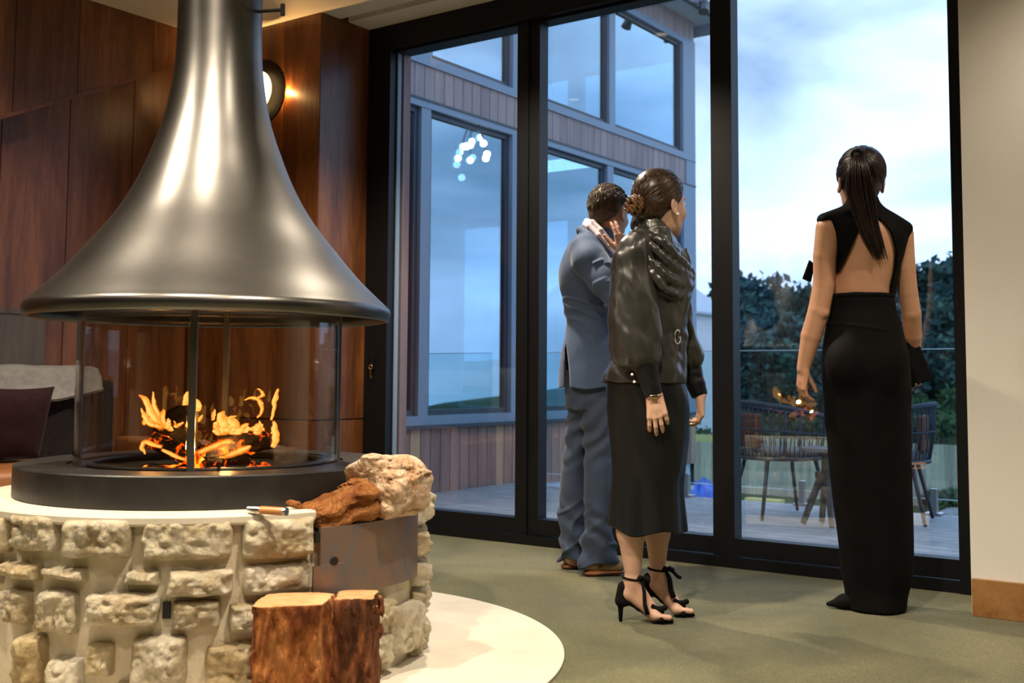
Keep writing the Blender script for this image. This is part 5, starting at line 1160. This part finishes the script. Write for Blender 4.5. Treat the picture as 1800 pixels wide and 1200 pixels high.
# top: high neck, shoulders, open back
def top2():
    S = SDF(.0036)
    S.loft([W2.lv(524, 1459, 1572, .102), W2.lv(500, 1461, 1575, .104), W2.lv(470, 1462, 1581, .110), W2.lv(440, 1460, 1590, .116), W2.lv(410, 1452, 1596, .110), W2.lv(392, 1448, 1590, .090), W2.lv(378, 1462, 1572, .072), W2.lv(366, 1484, 1552, .064), W2.lv(352, 1489, 1544, .060), W2.lv(346, 1490, 1542, .058)], k=.02)
    S.cone(W2.L(1448, 386, .0), W2.L(1492, 372, .0), .026, .030, .03, sq=((0, 1, 0), 1.7)); S.cone(W2.L(1590, 402, .0), W2.L(1540, 376, .0), .028, .030, .03, sq=((0, 1, 0), 1.7))
    pts = [(1516, 388), (1534, 372), (1550, 384), (1566, 408), (1577, 438), (1580, 462), (1574, 500), (1569, 530), (1458, 530), (1470, 505), (1490, 455)]
    P_ = np.array([W2.L(x, y, -.1)[[0, 2]] for x, y in pts]); S.poly(P_, -.4, .0, .001, .003, 'sub')
    # armholes
    for pp in ([(1400, 392), (1455, 388), (1463, 412), (1471, 450), (1466, 490), (1454, 525), (1400, 530)], [(1660, 412), (1601, 408), (1600, 440), (1590, 480), (1577, 522), (1660, 530)]):
        Q_ = np.array([W2.L(x, y, 0)[[0, 2]] for x, y in pp]); S.poly(Q_, -.4, .4, .001, .003, 'sub')
    return S.mesh()
t2 = W2.add('backless_top', top2(), M['black'])
W2.add('collar_tail', SDF(.003).poly([W2.L(x, y, .1)[[0, 2]] for x, y in ((1421, 486), (1434, 452), (1444, 460), (1436, 493))], .12, .135, .003).mesh(), M['black'], t2)
def skirt2():
    S = SDF(.0045)
    def fold(th, z): g = np.clip((.75 - z) / .7, 0, 1); return g * (.018 * np.sin(4 * th + 6 * z) + .012 * np.sin(7 * th - 3 * z)) + .003 * np.sin(3 * th + 40 * z)
    S.loft([W2.lv(1072, 1489, 1592, .125), W2.lv(1045, 1487, 1594, .120), W2.lv(1010, 1482, 1602, .125), W2.lv(960, 1477, 1604, .128), W2.lv(900, 1469, 1602, .130), W2.lv(800, 1458, 1600, .135), W2.lv(720, 1450, 1598, .145), W2.lv(660, 1446, 1597, .155), W2.lv(620, 1447, 1592, .155), W2.lv(580, 1453, 1584, .140), W2.lv(545, 1460, 1574, .115), W2.lv(520, 1461, 1569, .106), W2.lv(517, 1462, 1568, .104)], fold)
    for q in (-1, 1): S.ell(W2.L(1522 + 34 * q, 640, -.095), (.075, .065, .085), k=.06)
    S.half((0, 0, .006), (0, 0, -1)); S.disp(lambda x, y, z, f: -.003 * fbm(x * 10 + z * 3, y * 10, z * 7, 2) - .004 * np.exp(-((z - W2.L(1500, 582)[2] + .18 * x) / .006) ** 2) * (x < .02)); return S.mesh()
sk2 = W2.add('long_skirt', skirt2(), M['black'])
W2.add('waistband', (lambda r: tube(r, .006, 8, closed=True, flat=1.5))([np.array([W2.L(1515, 521, 0)[0] + W2.r(54.5) * math.cos(a), .107 * math.sin(a) + W2.L(1515, 521)[1], W2.L(1515, 521)[2]]) for a in np.linspace(0, 2 * PI, 41)[:-1]]), M['black'], sk2)
toe = W2.L(1456, 1059, .02)
def pump():
    S = SDF(.004); h_ = W2.L(1512, 1062, -.02); t_ = toe.copy(); t_[2] = .016; S.cone(np.array([h_[0], h_[1], .034]), np.array([(h_[0] + t_[0]) / 2, (h_[1] + t_[1]) / 2, .030]), .030, .028, .02).cone(np.array([(h_[0] + t_[0]) / 2, (h_[1] + t_[1]) / 2, .028]), t_, .027, .009, .02); S.half((0, 0, .002), (0, 0, -1)); return S.mesh()
W2.add('pointed_shoe', pump(), M['suede'])
S = SDF(.004); S.cone(W2.L(1562, 1060, .0) * np.array([1, 1, 0]) + np.array([0, 0, .034]), W2.L(1566, 1060, .16) * np.array([1, 1, 0]) + np.array([0, 0, .02]), .030, .012, .02); S.half((0, 0, .002), (0, 0, -1)); W2.add('pointed_shoe', S.mesh(), M['suede'])
# hair
S = SDF(.0036); S.ell(P2(-.014, 0, .032), tuple(1.10 * x for x in (.104, .082, .094)), A2_, .01); S.ell(P2(-.055, 0, -.035), (.05, .056, .06), A2_, .03); S.half(P2(.040, 0, .03), A2_[0] * .9 - A2_[2] * .43, .004); S.half(P2(0, 0, -.078), -A2_[2], .01)
hair2 = W2.add('hair', S.mesh(), M['hair2'])
W2.add('hair_lock', strands(P2, 220, .0030, 9, lambda r: ((.05 - .10 * r.random()), .082 * math.sin(r.uniform(-1, 1) * PI / 2), r.choice([-.055, .0, .06, .10]) + r.uniform(-.02, .02)), (-.106, 0, .070)), M['hair2'], hair2)
def pony():
    rs = random.Random(5); L_ = []; cl = [(1507, 272, -.105), (1508, 292, -.135), (1511, 330, -.135), (1517, 362, -.125), (1525, 395, -.125), (1537, 428, -.120), (1549, 458, -.115)]; hw = [7, 17, 24, 22, 18, 15, 11]
    C_ = np.array([W2.L(*p) for p in cl]); t0 = np.linspace(0, 1, 7)
    for i in range(230):
        a = rs.uniform(0, 2 * PI); q = math.sqrt(rs.random()); end = rs.uniform(.84, 1.0) if rs.random() < .8 else rs.uniform(.7, .9); ts = np.linspace(0, end, 12); w = spl(ts, t0, np.array(hw, float)) * W2.D / F
        Q = np.stack([spl(ts, t0, C_[:, j]) for j in range(3)], 1); ph = rs.uniform(0, 6)
        Q[:, 0] += w * q * math.cos(a) + .004 * np.sin(ts * 5 + ph) * ts; Q[:, 1] += .5 * w * q * math.sin(a)
        L_.append(tube(Q, [.0022] * 10 + [.0015, .0006], 5))
    return joinvf(*L_)
W2.add('ponytail', pony(), M['hair2'], hair2); tc_ = W2.L(1507, 271, -.112); W2.add('hair_tie', tube([tc_ + np.array([.020 * math.cos(a), .004, .016 * math.sin(a)]) for a in np.linspace(0, 2 * PI, 17)[:-1]], .006, 6, closed=True), M['suede'], hair2)
# clutch bag held at the hip
cl = tag(W2.add('clutch_bag', SDF(.0035).poly([W2.L(x, y, .0)[[0, 2]] for x, y in ((1594, 602), (1602, 598), (1615, 598), (1622, 610), (1641, 661), (1637, 668), (1600, 683), (1590, 680))], -.035, .030, .010).mesh(), M['suede']), None)
cl.parent = None; cl.location = np.array(cl.location) + W2.b; tag(cl, 'plain black clutch bag held against the hip of the ponytailed woman', 'bag')

# ------------------------------------------------------------------ man in the blue suit
W3 = Fig('person', 1040, 5.24, 'man in a blue grey suit with one hand raised to his ear')
hc = W3.L(1071, 374, .02); hf3 = unit((.62, .78, -.06))
S = SDF(.004); P3_, A3_ = head(S, hc, hf3, (.05, 0, 1), 1.07)
chain(S, [W3.L(1062, 398, .0), W3.L(1050, 432, 0)], [.060, .068], .03)
S.loft([W3.lv(690, 1000, 1080, .11), W3.lv(600, 1005, 1078, .105), W3.lv(520, 998, 1086, .115), W3.lv(460, 996, 1084, .11), W3.lv(425, 1015, 1080, .08)], k=.03)
hw3 = W3.L(1094, 446, -.155)
chain(S, [W3.L(1030, 450, -.12), W3.L(1086, 522, -.24), hw3], [.05, .042, .028], .02); chain(S, [W3.L(1080, 450, .18), W3.L(1090, 560, .2), W3.L(1092, 660, .18)], [.05, .042, .03], .02)
hand(S, hw3, W3.L(1090, 392, -.125) - hw3, (-.45, .75, .1), 1, 1.0, (12, 10, 8), .5, (.7, .65, .35), .0095, (0, 0, 40, 55))
hand(S, W3.L(1092, 668, .18), (.1, .0, -1), (-1, .3, 0), 1, 1.0, (20, 24, 18))
leg(S, W3, W3.L(1022, 690, .06), W3.L(1012, 830, .08), W3.L(1006, 900, .08), W3.L(1006, 975, .09), [.045, .042, .038, .034]); leg(S, W3, W3.L(1052, 690, -.04), W3.L(1052, 830, -.05), W3.L(1052, 900, -.05), W3.L(1050, 985, -.05), [.055, .042, .038, .034])
S.cone(W3.L(1006, 980, .09), W3.L(1030, 992, .16), .036, .026, .02); S.cone(W3.L(1048, 990, -.05), W3.L(1085, 1002, -.04), .036, .026, .02)
W3.add('body', S.mesh(), M['skin3'])
for q in (1, -1): W3.add('eye', SDF(.002).ell(P3_(.080, .030 * q, .004), (.0125,) * 3).mesh(), M['eyew'])
S = SDF(.0036); S.ell(P3_(-.014, 0, .032), tuple(1.07 * x for x in (.102, .081, .093)), A3_, .01); S.ell(P3_(-.052, 0, -.025), (.056, .062, .06), A3_, .03); S.half(P3_(.030, 0, .055), A3_[0] * .72 - A3_[2] * .69, .006)
S.ell(P3_(.0, -.085, -.01), (.034, .03, .045), A3_, .008, 'sub'); S.ell(P3_(.0, .085, -.01), (.034, .03, .045), A3_, .008, 'sub')
hr3 = W3.add('short_hair', S.mesh(), M['hair3'])
def crop():
    rs = random.Random(21); L_ = []
    while len(L_) < 900:
        v = np.array([rs.gauss(0, 1) for _ in range(3)]); v /= np.linalg.norm(v); q = np.array([-.014, 0, .032]) + v * np.array([.103, .082, .094])
        if (q[0] - .030) * .72 - (q[2] - .055) * .69 > -.004 or q[2] < -.03 or (abs(q[1]) > .05 and q[2] < .04 and q[0] > -.04): continue
        t = np.array([-.35, rs.uniform(-.2, .2), -.8 if q[2] < .09 else .1]) ; t -= v * (t @ v); t /= np.linalg.norm(t) + 1e-6
        L_.append(tube([P3_(*q), P3_(*(q + t * .010 + v * .0035)), P3_(*(q + t * .020 + v * .003))], [.0016, .0014, .0004], 4))
    return joinvf(*L_)
W3.add('cropped_strands', crop(), M['hair3'], hr3)
def suitfold(x, y, z, f):
    wst = np.exp(-((z - W3.L(1000, 548)[2]) / .07) ** 2); arm = np.exp(-(((z - W3.L(1050, 480)[2]) / .09) ** 2)) * (x > -.02)
    return -.014 * wst * np.clip(1 - 3 * np.abs(vnoise(x * 5 + 3, y * 5, z * 22 + x * 8)), 0, 1) - .014 * arm * np.clip(1 - 3.2 * np.abs(vnoise(x * 7 + z * 3, y * 6, z * 26 - x * 13)), 0, 1) - .004 * fbm(x * 9, y * 9, z * 7, 2)
def jacket():
    S = SDF(.0042)
    S.loft([W3.lv(686, 981, 1092, .165), W3.lv(650, 983, 1094, .160), W3.lv(615, 988, 1092, .150), W3.lv(585, 995, 1090, .140), W3.lv(560, 997, 1091, .135), W3.lv(530, 990, 1094, .140), W3.lv(500, 983, 1098, .150), W3.lv(465, 985, 1098, .150), W3.lv(440, 994, 1094, .135), W3.lv(422, 1006, 1088, .11), W3.lv(408, 1020, 1080, .085), W3.lv(402, 1026, 1078, .075)], None, k=.02)
    chain(S, [W3.L(1024, 436, -.09), W3.L(1036, 458, -.15), W3.L(1062, 492, -.205), W3.L(1090, 526, -.245)], [.060, .072, .068, .062], .03); chain(S, [W3.L(1090, 526, -.245), W3.L(1098, 488, -.20), W3.L(1096, 455, -.165)], [.060, .050, .044], .02)
    chain(S, [W3.L(1080, 440, .12), W3.L(1094, 540, .18), W3.L(1096, 650, .17)], [.07, .062, .045], .03)
    # collar roll
    cr_ = [W3.L(x, y, d) for x, y, d in ((1021, 404, -.02), (1036, 414, -.075), (1056, 438, -.105), (1076, 470, -.125), (1092, 500, -.10))]
    for a, b in zip(cr_[:-1], cr_[1:]): S.cone(a, b, .020, .018, .008)
    S.cone(W3.L(1021, 404, -.02), W3.L(1030, 398, .09), .018, .018, .01)
    S.disp(suitfold)
    vent = np.array([W3.L(x, y, -.12)[[0, 2]] for x, y in ((996, 598), (1001, 640), (1004, 700), (992, 700), (993, 640))]); S.poly(vent, -.3, -.02, .001, .003, 'sub')
    S.fn(lambda X, Y, Z: (W3.L(1000, 682)[2] + .07 * np.clip(X, 0, 1) + .004 * np.sin(X * 40)) - Z, (-.3, -.3, .7), (.3, .3, 1.0), .002, 'int'); return S.mesh()
jk = W3.add('suit_jacket', jacket(), M['suit'])
def collar3():
    S = SDF(.0035)
    for pts in ([(1028, 394, .03), (1036, 398, -.07), (1052, 414, -.108), (1070, 434, -.12), (1084, 452, -.10)], [(1031, 388, .03), (1042, 391, -.06), (1056, 405, -.092), (1073, 425, -.105), (1086, 444, -.085)]):
        q = [W3.L(*p) for p in pts]
        for a, b in zip(q[:-1], q[1:]): S.cone(a, b, .013, .013, .006)
    S.cone(W3.L(1072, 446, -.06), W3.L(1082, 480, -.08), .04, .03, .02)
    return S.mesh()
W3.add('shirt', collar3(), M['shirt'])
W3.add('shirt_cuff', SDF(.0035).cone(W3.L(1095, 462, -.168), W3.L(1094, 446, -.158), .040, .037, 0).mesh(), M['shirt'])
def trousers():
    S = SDF(.0042)
    S.loft([W3.lv(720, 996, 1082, .13), W3.lv(690, 992, 1084, .14), W3.lv(650, 996, 1084, .13)], None)
    S.loft([W3.lv(977, 988, 1024, .062, .09), W3.lv(955, 985, 1026, .068, .09), W3.lv(920, 982, 1028, .072, .085), W3.lv(870, 983, 1030, .078, .08), W3.lv(820, 987, 1031, .084, .08), W3.lv(770, 993, 1036, .09, .07), W3.lv(730, 997, 1040, .10, .06), W3.lv(700, 994, 1042, .11, .05)], None, k=.015)
    S.loft([W3.lv(989, 1023, 1083, .075, -.05), W3.lv(960, 1026, 1079, .078, -.05), W3.lv(920, 1029, 1075, .080, -.05), W3.lv(870, 1028, 1075, .082, -.05), W3.lv(820, 1027, 1077, .088, -.05), W3.lv(770, 1026, 1080, .095, -.04), W3.lv(730, 1020, 1082, .105, -.04), W3.lv(700, 1015, 1084, .11, -.03)], None, k=.015)
    def fo(x, y, z, f):
        lowm = np.clip((.42 - z) / .3, 0, 1); hi = np.exp(-((z - .66) / .13) ** 2)
        return -.020 * lowm * np.clip(1 - 2.4 * np.abs(vnoise(x * 6 + 5, y * 5, z * 15 - x * 9)), 0, 1) - .008 * lowm * np.sin(z * 60 + x * 40 + 3 * vnoise(x * 8, y * 8, z * 6)) - .007 * hi * np.sin(z * 70 - x * 60 + 3 * vnoise(x * 10, y * 10, z * 9)) - .005 * fbm(x * 10, y * 10, z * 5, 2)
    S.disp(fo); return S.mesh()
W3.add('trousers', trousers(), M['trouser'])
def boot(h, t, nm):
    S = SDF(.0035); h = h * np.array([1, 1, 0]); t = t * np.array([1, 1, 0]); d = unit(t - h); z = np.array([0, 0, 1.])
    S.cone(h + d * .035 + z * .062, h + d * .12 + z * .056, .036, .034, .02).cone(h + d * .12 + z * .05, t - d * .03 + z * .044, .036, .026, .02).cone(h + d * .045 + z * .06, h + d * .05 + z * .10, .034, .030, .02); S.half((0, 0, .026), (0, 0, -1)); o = W3.add('boot', S.mesh(), M['tanboot'])
    sd = np.array([-d[1], d[0], 0]); S = SDF(.0035); S.cone(h + d * .035 + z * .014, h + d * .06 + z * .014, .037, .037, 0, sq=((0, 0, 1), .4)).cone(h + d * .10 + z * .018, t - d * .03 + z * .018, .038, .030, .01, sq=((0, 0, 1), .28)); S.half((0, 0, .0015), (0, 0, -1)); W3.add('sole', S.mesh(), M['sole'], o)
    W3.add('elastic_gusset', SDF(.003).ell(h + d * .075 + z * .072 - sd * .031, (.018, .012, .032)).mesh(), M['elastic'], o)
boot(W3.L(1025, 1008, -.07), W3.L(1099, 1008, -.05), 'r'); boot(W3.L(988, 993, .10), W3.L(1050, 993, .20), 'l')
